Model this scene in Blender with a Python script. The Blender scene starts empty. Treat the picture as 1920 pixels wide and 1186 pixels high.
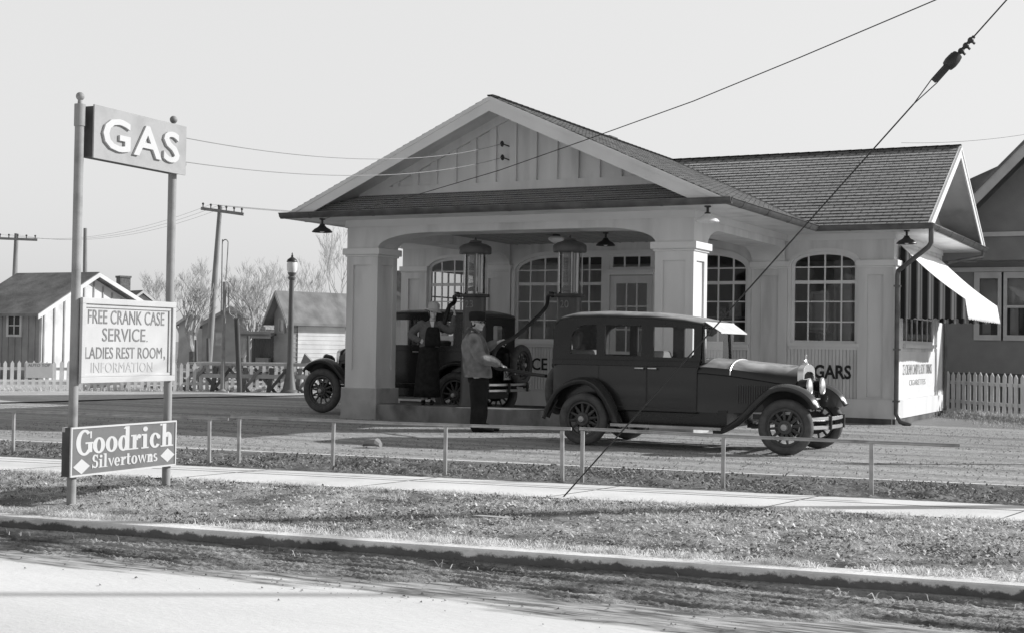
import bpy, bmesh, math, random
import numpy as np
from mathutils import Vector, Matrix
R = math.radians
random.seed(7); np.random.seed(7)
SC = bpy.context.scene
# ------------------------------------------------------------------ camera
CAMZ = 1.28; FPX = 2591.1; YAW, PITCH, ROLL = R(27.224), R(1.19), R(0.908)
FW = Vector((-math.sin(YAW)*math.cos(PITCH), math.cos(YAW)*math.cos(PITCH), math.sin(PITCH)))
RT0 = Vector((math.cos(YAW), math.sin(YAW), 0)); UP0 = RT0.cross(FW)
RT = RT0*math.cos(ROLL) + UP0*math.sin(ROLL); UP = -RT0*math.sin(ROLL) + UP0*math.cos(ROLL)
cd = bpy.data.cameras.new('camera'); cam = bpy.data.objects.new('camera', cd); SC.collection.objects.link(cam)
cd.sensor_width = 36; cd.lens = FPX/1920*36; cd.clip_start = .05; cd.clip_end = 3000
M3 = Matrix((RT, UP, -FW)).transposed(); cam.matrix_world = Matrix.Translation((0, 0, CAMZ)) @ M3.to_4x4()
SC.camera = cam
# ------------------------------------------------------------------ light
SUN = Vector((1.6, 1.2, 1.02)).normalized()
SKYK = 5.95
w = bpy.data.worlds.new('World'); SC.world = w; w.use_nodes = True
nt = w.node_tree; nt.nodes.clear()
sky = nt.nodes.new('ShaderNodeTexSky'); sky.sky_type = 'NISHITA'; sky.sun_disc = False
sky.sun_elevation = math.asin(SUN.z); sky.sun_rotation = math.atan2(SUN.x, SUN.y); sky.dust_density = 3.0; sky.air_density = 1.4
bg = nt.nodes.new('ShaderNodeBackground'); wo = nt.nodes.new('ShaderNodeOutputWorld'); sep = nt.nodes.new('ShaderNodeSeparateColor')
def wmath(op, a, b=None):
    q = nt.nodes.new('ShaderNodeMath'); q.operation = op
    for i, z in enumerate((a, b)):
        if z is None: continue
        if isinstance(z, (int, float)): q.inputs[i].default_value = z
        else: nt.links.new(z, q.inputs[i])
    return q.outputs[0]
def wrange(x, a, b, c, d):
    q = nt.nodes.new('ShaderNodeMapRange'); q.interpolation_type = 'SMOOTHSTEP'; nt.links.new(x, q.inputs[0])
    for i, z in enumerate((a, b, c, d)): q.inputs[i+1].default_value = z
    return q.outputs[0]
nt.links.new(sky.outputs[0], sep.inputs[0])
# a grey plate that records the hazy sky of the sunny side pale and even, the sky overhead and away from the sun darker
lum = wmath('POWER', wmath('ADD', wmath('MULTIPLY', sep.outputs[0], .45), wmath('MULTIPLY', sep.outputs[2], .55)), .18)
tcw = nt.nodes.new('ShaderNodeTexCoord'); sxw = nt.nodes.new('ShaderNodeSeparateXYZ'); nt.links.new(tcw.outputs['Generated'], sxw.inputs[0])
val = wmath('MULTIPLY', wmath('MULTIPLY', lum, wrange(sxw.outputs[1], -.35, .55, .6, 1)), wrange(sxw.outputs[2], .3, .75, 1, .55))
nt.links.new(wmath('MULTIPLY', val, SKYK), bg.inputs[0]); nt.links.new(bg.outputs[0], wo.inputs[0]); bg.inputs[1].default_value = .1
sd = bpy.data.lights.new('sun', 'SUN'); sd.energy = 4.6; sd.angle = R(.6); sd.color = (1, 1, 1)
so = bpy.data.objects.new('sun', sd); SC.collection.objects.link(so); so.rotation_euler = (-SUN).to_track_quat('-Z', 'Y').to_euler()
vs = SC.view_settings; vs.view_transform = 'Standard'; vs.look = 'None'; vs.exposure = .12; vs.gamma = 1
SC.cycles.max_bounces = 8; SC.cycles.transparent_max_bounces = 24

def ray(px, py):
    return FW*FPX + RT*(px-960) + UP*(593-py)
def at(px, py, Y=None, z=None, d=None):
    """a point of the place seen at a place of the photograph: on the plane Y, at height z or at horizontal distance d"""
    r = ray(px, py)
    if Y is not None: s = Y/r.y
    elif z is not None: s = (z-CAMZ)/r.z
    else: s = d/(r.x*-math.sin(YAW)+r.y*math.cos(YAW))
    return Vector((0, 0, CAMZ)) + r*s
# ------------------------------------------------------------------ mesh helpers
class MB:
    def __init__(s): s.v = []; s.f = []; s.uv = {}
    def add(s, vs, fs):
        n = len(s.v); s.v += [tuple(a) for a in vs]; s.f += [tuple(i+n for i in f) for f in fs]; return s
    def box(s, x0, x1, y0, y1, z0, z1):
        return s.add([(x, y, z) for x in (x0, x1) for y in (y0, y1) for z in (z0, z1)],
                     [(0, 1, 3, 2), (4, 6, 7, 5), (0, 4, 5, 1), (2, 3, 7, 6), (0, 2, 6, 4), (1, 5, 7, 3)])
    def bar(s, p, q, w_, h, up=(0, 0, 1)):
        p, q = Vector(p), Vector(q); d = (q-p).normalized(); u = Vector(up)
        if abs(d.dot(u)) > .99: u = Vector((0, 1, 0))
        a = d.cross(u).normalized(); b = a.cross(d)
        vs = [c + a*(i*w_/2) + b*(j*h/2) for c in (p, q) for i in (-1, 1) for j in (-1, 1)]
        return s.add(vs, [(0, 1, 3, 2), (4, 6, 7, 5), (0, 4, 5, 1), (2, 3, 7, 6), (0, 2, 6, 4), (1, 5, 7, 3)])
    def tube(s, pts, r, n=8, caps=True, sq=1.0):
        pts = [Vector(p) for p in pts]; m = len(pts); rs = r if isinstance(r, (list, tuple)) else [r]*m
        rings = []; a = None
        for i, p in enumerate(pts):
            d = (pts[min(i+1, m-1)] - pts[max(i-1, 0)]).normalized()
            if a is None:
                u = Vector((0, 0, 1)) if abs(d.z) < .9 else Vector((0, 1, 0)); a = d.cross(u).normalized()
            else:
                a = (a - d*a.dot(d)).normalized()
            b = d.cross(a)
            rings.append([p + a*(rs[i]*math.cos(2*math.pi*k/n)) + b*(rs[i]*sq*math.sin(2*math.pi*k/n)) for k in range(n)])
        return s.loft(rings, caps)
    def loft(s, rings, caps=True, closed=True):
        n = len(rings[0]); vs = [p for r in rings for p in r]; fs = []
        for i in range(len(rings)-1):
            for k in range(n if closed else n-1):
                a, b = i*n+k, i*n+(k+1) % n
                fs.append((a, b, b+n, a+n))
        if caps: fs += [tuple(range(n))[::-1], tuple(range((len(rings)-1)*n, len(rings)*n))]
        return s.add(vs, fs)
    def lathe(s, prof, c=(0, 0, 0), ax='z', n=16, caps=True):
        def mp(r, h, t):
            a, b = r*math.cos(t), r*math.sin(t)
            return {'z': (c[0]+a, c[1]+b, c[2]+h), 'x': (c[0]+h, c[1]+a, c[2]+b), 'y': (c[0]+a, c[1]+h, c[2]+b)}[ax]
        return s.loft([[mp(max(r, 1e-4), h, 2*math.pi*k/n) for k in range(n)] for r, h in prof], caps)
    def ball(s, c, r, n=12, sc=(1, 1, 1)):
        m = max(6, n//2+2); rings = []
        for i in range(m+1):
            t = -math.pi/2 + math.pi*i/m; rr = max(math.cos(t), 1e-3)
            rings.append([(c[0]+r*sc[0]*rr*math.cos(2*math.pi*k/n), c[1]+r*sc[1]*rr*math.sin(2*math.pi*k/n), c[2]+r*sc[2]*math.sin(t)) for k in range(n)])
        return s.loft(rings)
    def plate(s, outer, holes=(), fn=None, w0=0, w1=.1):
        """flat plate with holes: fn(u,v,w)->xyz"""
        bm = bmesh.new(); loops = []
        for lp in [outer]+list(holes):
            vs = [bm.verts.new((u, v, 0)) for u, v in lp]; loops.append(vs)
            for i in range(len(vs)): bm.edges.new((vs[i], vs[(i+1) % len(vs)]))
        bm.verts.index_update()
        bmesh.ops.triangle_fill(bm, edges=bm.edges[:], use_beauty=True, normal=(0, 0, 1))
        bm.verts.index_update(); V = [(v.co.x, v.co.y) for v in bm.verts]; n = len(V)
        F = [[v.index for v in f.verts] for f in bm.faces]
        L = [[v.index for v in lp] for lp in loops]; bm.free()
        vs = [fn(u, v, w0) for u, v in V]+[fn(u, v, w1) for u, v in V]
        fs = [tuple(f) for f in F]+[tuple(i+n for i in f[::-1]) for f in F]
        for lp in L:
            for i in range(len(lp)):
                a, b = lp[i], lp[(i+1) % len(lp)]; fs.append((a, b, b+n, a+n))
        return s.add(vs, fs)
    def mesh(s, name, org=(0, 0, 0), recalc=True):
        me = bpy.data.meshes.new(name)
        o = Vector(org); me.from_pydata([Vector(v)-o for v in s.v], [], s.f)
        if s.uv:
            ul = me.uv_layers.new(name='UVMap')
            for p in me.polygons:
                c = s.uv.get(p.index)
                for k, li in enumerate(p.loop_indices): ul.data[li].uv = c[k] if c else (0, 0)
        if recalc:
            bm = bmesh.new(); bm.from_mesh(me); bmesh.ops.recalc_face_normals(bm, faces=bm.faces); bm.to_mesh(me); bm.free()
        return me
XZ = lambda u, v, w_: (u, w_, v)
YZ = lambda u, v, w_: (w_, u, v)
XY = lambda u, v, w_: (u, v, w_)
COL = SC.collection; ORG = {}
def link(name, me, m, smooth=None, bevel=0, solid=0, sub=0):
    o = bpy.data.objects.new(name, me); COL.objects.link(o); me.materials.append(m)
    if smooth is not None:
        for p in me.polygons: p.use_smooth = True
        if smooth < 180: me.set_sharp_from_angle(angle=R(smooth))
    if solid: md = o.modifiers.new('s', 'SOLIDIFY'); md.thickness = solid; md.offset = 0
    if bevel: md = o.modifiers.new('b', 'BEVEL'); md.width = bevel; md.segments = 2; md.limit_method = 'ANGLE'; md.angle_limit = R(35)
    if sub: md = o.modifiers.new('u', 'SUBSURF'); md.levels = sub; md.render_levels = sub
    return o
def T(name, label, cat, loc=(0, 0, 0), group=None):
    o = bpy.data.objects.new(name, None); COL.objects.link(o); o.location = loc; o.empty_display_size = .2
    o['label'] = label; o['category'] = cat
    if group: o['group'] = group
    ORG[o.name] = Vector(loc); return o
def P(par, name, mb, m, label=None, **k):
    org = ORG[par.name]; me = mb.mesh(name, org) if isinstance(mb, MB) else mb
    o = link(name, me, m, **k); o.parent = par; ORG[o.name] = org
    if label: o['label'] = label
    return o
def S(name, mb, m, loc, label, cat, group=None, **k):
    o = link(name, mb.mesh(name, loc), m, **k); o.location = loc; o['label'] = label; o['category'] = cat
    if group: o['group'] = group
    ORG[o.name] = Vector(loc); return o
def ST(name, mb, m, kind='structure', **k):
    o = link(name, mb.mesh(name), m, **k); o['kind'] = kind; return o
def dup(o, loc, rotz=None, label=None):
    r = o.copy(); COL.objects.link(r); r.location = loc
    if rotz is not None: r.rotation_euler.z = rotz
    if label: r['label'] = label
    def kids(a, b):
        for ch in list(a.children):
            c = ch.copy(); COL.objects.link(c); c.parent = b; kids(ch, c)
    kids(o, r); return r
def place(o, loc, rz=0): o.location = loc; o.rotation_euler.z = rz
def text(mb, s, fn, w_=None, h=.2, bold=0.0, depth=.004, spacing=1.0, u0=0, v0=0, shear=0.0, center=False):
    """lettering as a mesh mapped by fn(u,v,w); fitted to height h and width w_"""
    cu = bpy.data.curves.new('t', 'FONT'); cu.body = s; cu.size = 1; cu.extrude = .01; cu.offset = bold; cu.space_character = spacing; cu.resolution_u = 3
    ob = bpy.data.objects.new('t', cu); COL.objects.link(ob); bpy.context.view_layer.update()
    me = bpy.data.meshes.new_from_object(ob.evaluated_get(bpy.context.evaluated_depsgraph_get()))
    vs = [v.co.copy() for v in me.vertices]; fs = [tuple(p.vertices) for p in me.polygons]
    bpy.data.objects.remove(ob); bpy.data.curves.remove(cu); bpy.data.meshes.remove(me)
    x0, x1 = min(v.x for v in vs), max(v.x for v in vs); y0, y1 = min(v.y for v in vs), max(v.y for v in vs)
    sy = h/(y1-y0); sx = (w_/(x1-x0)) if w_ else sy; off = -(x1-x0)*sx/2 if center else 0
    mb.add([fn(u0+off+(v.x-x0)*sx+shear*(v.y-y0)*sy, v0+(v.y-y0)*sy, (depth if v.z > 0 else 0)) for v in vs], fs)
# ------------------------------------------------------------------ materials (all neutral: the photograph is black and white)
def mat(name, val, rough=.7, var=.12, scale=3.0, spec=.3, metal=0, bump=0, bscale=60, stretch=(1, 1, 1), stain=0, sscale=.8):
    m = bpy.data.materials.new(name); m.use_nodes = True; t = m.node_tree; N = t.nodes; L = t.links
    b = N['Principled BSDF']; b.inputs['Roughness'].default_value = rough; b.inputs['Metallic'].default_value = metal
    b.inputs['Specular IOR Level'].default_value = spec
    tc = N.new('ShaderNodeTexCoord'); mp = N.new('ShaderNodeMapping'); mp.inputs['Scale'].default_value = stretch
    L.new(tc.outputs['Object'], mp.inputs[0])
    def noise(sc, det=5, src=mp):
        n = N.new('ShaderNodeTexNoise'); n.inputs['Scale'].default_value = sc; n.inputs['Detail'].default_value = det; L.new(src.outputs[0], n.inputs[0]); return n
    n1 = noise(scale, 8); r = N.new('ShaderNodeMapRange'); r.inputs[1].default_value = .3; r.inputs[2].default_value = .7
    r.inputs[3].default_value = val*(1-var); r.inputs[4].default_value = val*(1+var); L.new(n1.outputs[0], r.inputs[0]); out = r.outputs[0]
    if stain:
        n2 = noise(sscale, 9); r2 = N.new('ShaderNodeMapRange'); r2.inputs[1].default_value = .52; r2.inputs[2].default_value = .72
        r2.inputs[3].default_value = 1; r2.inputs[4].default_value = 1-stain; L.new(n2.outputs[0], r2.inputs[0])
        mm = N.new('ShaderNodeMath'); mm.operation = 'MULTIPLY'; L.new(out, mm.inputs[0]); L.new(r2.outputs[0], mm.inputs[1]); out = mm.outputs[0]
    L.new(out, b.inputs['Base Color'])
    if bump:
        n3 = noise(bscale, 6); bp = N.new('ShaderNodeBump'); bp.inputs['Strength'].default_value = bump; bp.inputs['Distance'].default_value = .02
        L.new(n3.outputs[0], bp.inputs['Height']); L.new(bp.outputs[0], b.inputs['Normal'])
    m['out'] = 0
    return m
def glass(name, tint=.9, refl=1.0):
    m = bpy.data.materials.new(name); m.use_nodes = True; t = m.node_tree; N = t.nodes; L = t.links; N.clear()
    o = N.new('ShaderNodeOutputMaterial'); tr = N.new('ShaderNodeBsdfTransparent'); gl = N.new('ShaderNodeBsdfGlossy'); mxs = N.new('ShaderNodeMixShader')
    fr = N.new('ShaderNodeFresnel'); fr.inputs[0].default_value = 1.5; gl.inputs['Roughness'].default_value = .02
    nz = N.new('ShaderNodeTexNoise'); nz.inputs['Scale'].default_value = 4; bp = N.new('ShaderNodeBump'); bp.inputs['Strength'].default_value = .04
    L.new(nz.outputs[0], bp.inputs['Height']); L.new(bp.outputs[0], gl.inputs['Normal'])
    tr.inputs[0].default_value = (tint, tint, tint, 1); mu = N.new('ShaderNodeMath'); mu.operation = 'MULTIPLY'; mu.inputs[1].default_value = refl
    L.new(fr.outputs[0], mu.inputs[0]); L.new(mu.outputs[0], mxs.inputs[0]); L.new(tr.outputs[0], mxs.inputs[1]); L.new(gl.outputs[0], mxs.inputs[2]); L.new(mxs.outputs[0], o.inputs[0])
    return m
def shingle(name, val, bw, bh, gap=.35, rough=.55, spec=.5, mort=.012):
    m = bpy.data.materials.new(name); m.use_nodes = True; t = m.node_tree; N = t.nodes; L = t.links; b = N['Principled BSDF']
    b.inputs['Roughness'].default_value = rough; b.inputs['Specular IOR Level'].default_value = spec
    b.inputs['Sheen Weight'].default_value = 1.0; b.inputs['Sheen Roughness'].default_value = .25
    tc = N.new('ShaderNodeTexCoord'); br = N.new('ShaderNodeTexBrick'); br.inputs['Scale'].default_value = 1
    br.inputs['Brick Width'].default_value = bw; br.inputs['Row Height'].default_value = bh; br.inputs['Mortar Size'].default_value = mort; br.inputs['Bias'].default_value = 0
    br.inputs['Mortar Smooth'].default_value = .1
    br.inputs['Color1'].default_value = (val*.72,)*3+(1,); br.inputs['Color2'].default_value = (val*1.25,)*3+(1,); br.inputs['Mortar'].default_value = (val*gap,)*3+(1,)
    L.new(tc.outputs['UV'], br.inputs['Vector'])
    n = N.new('ShaderNodeTexNoise'); n.inputs['Scale'].default_value = 1.1; n.inputs['Detail'].default_value = 8; L.new(tc.outputs['UV'], n.inputs[0])
    r = N.new('ShaderNodeMapRange'); r.inputs[1].default_value = .3; r.inputs[2].default_value = .7; r.inputs[3].default_value = .8; r.inputs[4].default_value = 1.2; L.new(n.outputs[0], r.inputs[0])
    mm = N.new('ShaderNodeMix'); mm.data_type = 'RGBA'; mm.blend_type = 'MULTIPLY'; mm.inputs[0].default_value = 1
    L.new(br.outputs['Color'], mm.inputs[6]); L.new(r.outputs[0], mm.inputs[7]); L.new(mm.outputs[2], b.inputs['Base Color'])
    g = N.new('ShaderNodeTexNoise'); g.inputs['Scale'].default_value = 160; L.new(tc.outputs['UV'], g.inputs[0])
    bp = N.new('ShaderNodeBump'); bp.inputs['Strength'].default_value = .35; bp.inputs['Distance'].default_value = .01; L.new(g.outputs[0], bp.inputs['Height']); L.new(bp.outputs[0], b.inputs['Normal'])
    return m
M = dict(
 white=mat('white_paint', .72, .55, .09, 1.6, .3, stain=.22, sscale=1.5, stretch=(1.6, 1.6, .4), bump=.06, bscale=30),
 trim=mat('trim_paint', .76, .5, .05, 2.0, .35, stain=.08, sscale=1.6),
 siding=mat('siding_paint', .7, .6, .1, 2.2, .3, stain=.24, sscale=1.9, stretch=(1.6, 1.6, .3), bump=.06, bscale=30),
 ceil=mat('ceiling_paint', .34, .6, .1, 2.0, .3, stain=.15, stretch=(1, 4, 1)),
 concrete=mat('concrete', .46, .85, .2, 2.5, .2, bump=.2, bscale=40, stain=.45, sscale=1.8),
 gutter=mat('gutter_metal', .15, .36, .25, 5, .6, metal=.55, stain=.3, sscale=3),
 metal=mat('galvanised_metal', .45, .38, .2, 5, .5, metal=.55, stain=.25, sscale=3),
 dark=mat('dark_iron', .035, .45, .3, 8, .5),
 black=mat('black_enamel', .014, .2, .3, 3, .5, stain=0),
 body=mat('car_paint', .035, .3, .12, 2, .5),
 chrome=mat('nickel_plate', .82, .32, .05, 8, .5, metal=1),
 rubber=mat('tyre_rubber', .105, .8, .25, 12, .25, bump=.2, bscale=50),
 spoke=mat('wood_spoke', .09, .5, .2, 10, .4),
 leather=mat('seat_leather', .2, .5, .2, 6, .4),
 glass=glass('window_glass', .82, 1.0), carglass=glass('car_glass', .93, .9), cyl=glass('cylinder_glass', .7, 2.4),
 milk=mat('milk_glass', .8, .25, .03, 3, .5),
 black_letter=mat('black_lettering', .025, .6, .2, 12, .3),
 room=mat('room_plaster', .26, .8, .1, 2, .2), roomfloor=mat('room_floor', .12, .6, .2, 3, .3),
 wood=mat('weathered_wood', .26, .85, .25, 3, .2, bump=.3, bscale=20, stretch=(1, 1, .3), stain=.3),
 oldwood=mat('dark_weathered_wood', .13, .85, .3, 3, .2, bump=.3, bscale=20, stretch=(1, 1, .3), stain=.3),
 plank=mat('ramp_plank', .5, .85, .2, 3, .2, bump=.3, bscale=20, stain=.3),
 bark=mat('bare_bark', .17, .9, .3, 8, .1), pole=mat('pole_wood', .22, .85, .25, 4, .2, stretch=(4, 4, .5)),
 stucco=mat('stucco', .29, .9, .08, 3, .15, bump=.6, bscale=90, stain=.12),
 wire=mat('wire', .03, .5, .1, 5, .4), palewire=mat('pale_wire', .25, .5, .1, 5, .4),
 picket=mat('picket_paint', .68, .7, .12, 6, .2, stain=.25, sscale=3),
)
# ------------------------------------------------------------------ ground
def line(a, b): return lambda x: a+b*x
Y_road = line(8.42, .128); Y_curb = line(8.76, .134); Y_walk0 = line(11.45, .170); Y_walk1 = line(12.60, .160); Y_edge = line(14.15, .146)
XS = [-160, -60, -40]+[-30+i for i in range(41)]+[20, 60, 160]
def band(name, ya, yb, za, zb, m, n=1, kind='structure', thick=0):
    mb = MB(); vs = []; fs = []
    for x in XS:
        for j in range(n+1):
            t = j/n; y = ya(x)*(1-t)+yb(x)*t; vs.append((x, y, za*(1-t)+zb*t))
    for i in range(len(XS)-1):
        for j in range(n):
            a = i*(n+1)+j; fs.append((a, a+n+1, a+n+2, a+1))
    mb.add(vs, fs)
    o = ST(name, mb, m, kind); return o
def ground_mat(name, val, var, scale, stretch, bump, bscale, stain=0, sscale=1, fine=.25, rot=R(8)):
    m = mat(name, val, .9, var, scale, .15, stain=stain, sscale=sscale, stretch=stretch)
    N = m.node_tree.nodes; L = m.node_tree.links; b = N['Principled BSDF']; tc = [n for n in N if n.type == 'TEX_COORD'][0]
    mp = [n for n in N if n.type == 'MAPPING'][0]; mp.inputs['Rotation'].default_value = (0, 0, -rot)
    src = b.inputs['Base Color'].links[0].from_socket
    n = N.new('ShaderNodeTexNoise'); n.inputs['Scale'].default_value = bscale; n.inputs['Detail'].default_value = 6; n.inputs['Roughness'].default_value = .7
    mp2 = N.new('ShaderNodeMapping'); mp2.inputs['Scale'].default_value = (.45, 1, 1); mp2.inputs['Rotation'].default_value = (0, 0, -rot)
    L.new(tc.outputs['Object'], mp2.inputs[0]); L.new(mp2.outputs[0], n.inputs[0])
    r = N.new('ShaderNodeMapRange'); r.inputs[1].default_value = .3; r.inputs[2].default_value = .7; r.inputs[3].default_value = 1-fine; r.inputs[4].default_value = 1+fine
    L.new(n.outputs[0], r.inputs[0]); mm = N.new('ShaderNodeMath'); mm.operation = 'MULTIPLY'; L.new(src, mm.inputs[0]); L.new(r.outputs[0], mm.inputs[1]); L.new(mm.outputs[0], b.inputs['Base Color'])
    bp = N.new('ShaderNodeBump'); bp.inputs['Strength'].default_value = bump; bp.inputs['Distance'].default_value = .03; L.new(n.outputs[0], bp.inputs['Height']); L.new(bp.outputs[0], b.inputs['Normal'])
    return m
G_far = ground_mat('field_dirt', .26, .25, .5, (1, 1, 1), .5, 14, .3, .25)
G_fore = ground_mat('oiled_cinders', .39, .34, 1.3, (.14, 2.1, 1), 1, 24, .45, .45, .45)
G_soil = ground_mat('strip_soil', .2, .4, 3, (1, 1, 1), 1, 20, .4, 1.6, .4)
G_grass = ground_mat('winter_turf', .31, .55, 2, (1, 1, 1), 1, 26, .4, 1.2, .4)
G_mud = ground_mat('gutter_mud', .31, .65, 4, (.12, 2.4, 1), .7, 26, .5, 1.6, .5)
G_walk = ground_mat('walk_concrete', .76, .08, 1.5, (1, 1, 1), .15, 40, .2, .9, .06)
G_curb = ground_mat('curb_concrete', .76, .15, 3, (1, 1, 1), .3, 40, .4, 1.2, .12)
def street_mat():
    m = ground_mat('street_concrete', .76, .06, 1.2, (.3, 1, 1), .2, 30, .12, .7, .05)
    N = m.node_tree.nodes; L = m.node_tree.links; b = N['Principled BSDF']; src = b.inputs['Base Color'].links[0].from_socket
    tc = [n for n in N if n.type == 'TEX_COORD'][0]; sx = N.new('ShaderNodeSeparateXYZ'); L.new(tc.outputs['Object'], sx.inputs[0])
    def mth(op, a, c):
        q = N.new('ShaderNodeMath'); q.operation = op
        for i, z in enumerate((a, c)):
            if isinstance(z, (int, float)): q.inputs[i].default_value = z
            else: L.new(z, q.inputs[i])
        return q.outputs[0]
    # distance from the kerb, wider mud towards the right, broken up by noise: dried mud tracked on to the slab
    d = mth('SUBTRACT', mth('ADD', mth('MULTIPLY', sx.outputs[0], .134), 8.7), sx.outputs[1])
    wid = mth('ADD', mth('MULTIPLY', mth('POWER', mth('MAXIMUM', mth('ADD', sx.outputs[0], 5.2), 0), 1.5), .14), .72)
    mp = N.new('ShaderNodeMapping'); mp.inputs['Scale'].default_value = (.4, 2.8, 1); mp.inputs['Rotation'].default_value = (0, 0, -R(8)); L.new(tc.outputs['Object'], mp.inputs[0])
    n = N.new('ShaderNodeTexNoise'); n.inputs['Scale'].default_value = 2.2; n.inputs['Detail'].default_value = 9; n.inputs['Roughness'].default_value = .65; L.new(mp.outputs[0], n.inputs[0])
    e = mth('ADD', mth('SUBTRACT', wid, d), mth('MULTIPLY', mth('SUBTRACT', n.outputs[0], .5), 1.1))
    r = N.new('ShaderNodeMapRange'); r.inputs[1].default_value = -.03; r.inputs[2].default_value = .16; L.new(e, r.inputs[0])
    n2 = N.new('ShaderNodeTexNoise'); n2.inputs['Scale'].default_value = 9; n2.inputs['Detail'].default_value = 8; L.new(mp.outputs[0], n2.inputs[0])
    r2 = N.new('ShaderNodeMapRange'); r2.inputs[1].default_value = .36; r2.inputs[2].default_value = .66; r2.inputs[3].default_value = .12; r2.inputs[4].default_value = .55; L.new(n2.outputs[0], r2.inputs[0])
    mixn = N.new('ShaderNodeMix'); mixn.data_type = 'FLOAT'; L.new(r.outputs[0], mixn.inputs[0]); L.new(src, mixn.inputs[2]); L.new(r2.outputs[0], mixn.inputs[3]); L.new(mixn.outputs[0], b.inputs['Base Color'])
    return m
big = MB(); big.add([(-900, -300, -.34), (900, -300, -.34), (900, 1400, -.34), (-900, 1400, -.34)], [(0, 1, 2, 3)]); ST('ground', big, G_far)
band('street', line(-14, .1), lambda x: Y_curb(x)+.03, -.27, -.28, street_mat(), 6)
# gutter mud: a strip of real ridges against the kerb
def rough_strip(name, ya, yb, z0, z1, m, amp, nx, ny, x0=-13.5, x1=3.5, kind='structure', seed=1, sx=.35, lip=0, ruts=()):
    rg = np.random.RandomState(seed); mb = MB(); vs = []; fs = []
    ph = rg.rand(14, 4)
    for i in range(nx+1):
        x = x0+(x1-x0)*i/nx
        for j in range(ny+1):
            t = j/ny; y = ya(x)*(1-t)+yb(x)*t; h = 0
            for q in range(14):
                f = 2+18*ph[q, 0]; h += math.sin(f*sx*x+6.28*ph[q, 1]+3*math.sin(.7*x+6*ph[q, 3])+(y*f*1.6))*(1/(1+f*.12))
            h = amp*(h/5+.6*rg.randn()*.5)
            for r0 in ruts: h -= (.016+.012*math.sin(1.3*x+20*r0))*math.exp(-((t-r0-.03*math.sin(.9*x+30*r0))/.025)**2)
            ed = min(1, 6*t, 6*(1-t))
            vs.append((x, y, z0*(1-t)+z1*t+h*ed-lip*max(0, 1-t/.22)))
    for i in range(nx):
        for j in range(ny):
            a = i*(ny+1)+j; fs.append((a, a+ny+1, a+ny+2, a+1))
    mb.add(vs, fs); return ST(name, mb, m, kind, smooth=180)
def mud_edge(x): return Y_road(x)-.10-.06*max(0, x+5)-.09*math.sin(1.9*x+1)-.06*math.sin(4.7*x)-.05*math.sin(9.1*x+2)
rough_strip('mud', mud_edge, lambda x: Y_curb(x)+.02, -.276, -.165, G_mud, .015, 1100, 70, seed=3, lip=.022, ruts=(.22, .33, .47, .58, .72, .84))
def kerb(name, y0, wd, z0, z1, m, joints=3.05, rnd=.03):
    mb = MB()
    xs = [x for x in XS if -60 <= x <= 20]
    rings = []
    for x in xs:
        y = y0(x); rings.append([(x, y-.02, z0-.15), (x, y, z0), (x, y+.01, z1-rnd), (x, y+.01+rnd, z1), (x, y+wd, z1), (x, y+wd, z0-.15)])
    mb.loft(rings); return ST(name, mb, m, smooth=40)
def splash(m):
    N = m.node_tree.nodes; L = m.node_tree.links; b = N['Principled BSDF']; src = b.inputs['Base Color'].links[0].from_socket
    tc = [n for n in N if n.type == 'TEX_COORD'][0]; s = N.new('ShaderNodeSeparateXYZ'); L.new(tc.outputs['Object'], s.inputs[0])
    n = N.new('ShaderNodeTexNoise'); n.inputs['Scale'].default_value = 7; n.inputs['Detail'].default_value = 10; n.inputs['Roughness'].default_value = .7; L.new(tc.outputs['Object'], n.inputs[0])
    q = N.new('ShaderNodeMath'); q.operation = 'MULTIPLY_ADD'; L.new(n.outputs[0], q.inputs[0]); q.inputs[1].default_value = .16; L.new(s.outputs[2], q.inputs[2])
    r = N.new('ShaderNodeMapRange'); r.inputs[1].default_value = -.05; r.inputs[2].default_value = -.03; r.inputs[3].default_value = .2; r.inputs[4].default_value = 1; L.new(q.outputs[0], r.inputs[0])
    m2 = N.new('ShaderNodeMath'); m2.operation = 'MULTIPLY'; L.new(src, m2.inputs[0]); L.new(r.outputs[0], m2.inputs[1]); L.new(m2.outputs[0], b.inputs['Base Color']); return m
kerb('kerb', Y_curb, .24, -.3, -.085, splash(G_curb), rnd=.012)
def mound(x, t): return .0
rough_strip('parkway', lambda x: Y_curb(x)+.2, lambda x: Y_walk0(x)+.03, -.105, -.01, G_grass, .018, 420, 60, x0=-16, seed=5, sx=1)
band('parkway_soil', lambda x: Y_curb(x)+.2, lambda x: Y_walk0(x)+.03, -.14, -.05, G_grass, 2)
wk = band('sidewalk', Y_walk0, Y_walk1, .0, .0, G_walk, 2)
mbj = MB()
for k in range(-14, 8):     # tooled joints of the walk: shallow dark grooves
    x = -5.05+k*1.78; a, b = (x-.04, Y_walk0(x-.04)), (x+.12, Y_walk1(x+.12)); mbj.bar((a[0], a[1], .0015), (b[0], b[1], .0015), .012, .003)
for x in range(-16, 4): mbj.bar((x, Y_walk0(x)*.35+Y_walk1(x)*.65, .0015), (x+1, Y_walk0(x+1)*.35+Y_walk1(x+1)*.65, .0015), .007, .003)
ST('sidewalk_joints', mbj, M['oldwood'])
rough_strip('planting_strip', lambda x: Y_walk1(x)-.01, Y_edge, .0, .0, G_soil, .045, 420, 40, x0=-20, seed=8, sx=1)
band('strip_soil', Y_walk1, Y_edge, -.02, -.02, G_soil)
kerb('forecourt_kerb', Y_edge, .09, -.1, .025, G_walk, rnd=.01)
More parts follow.
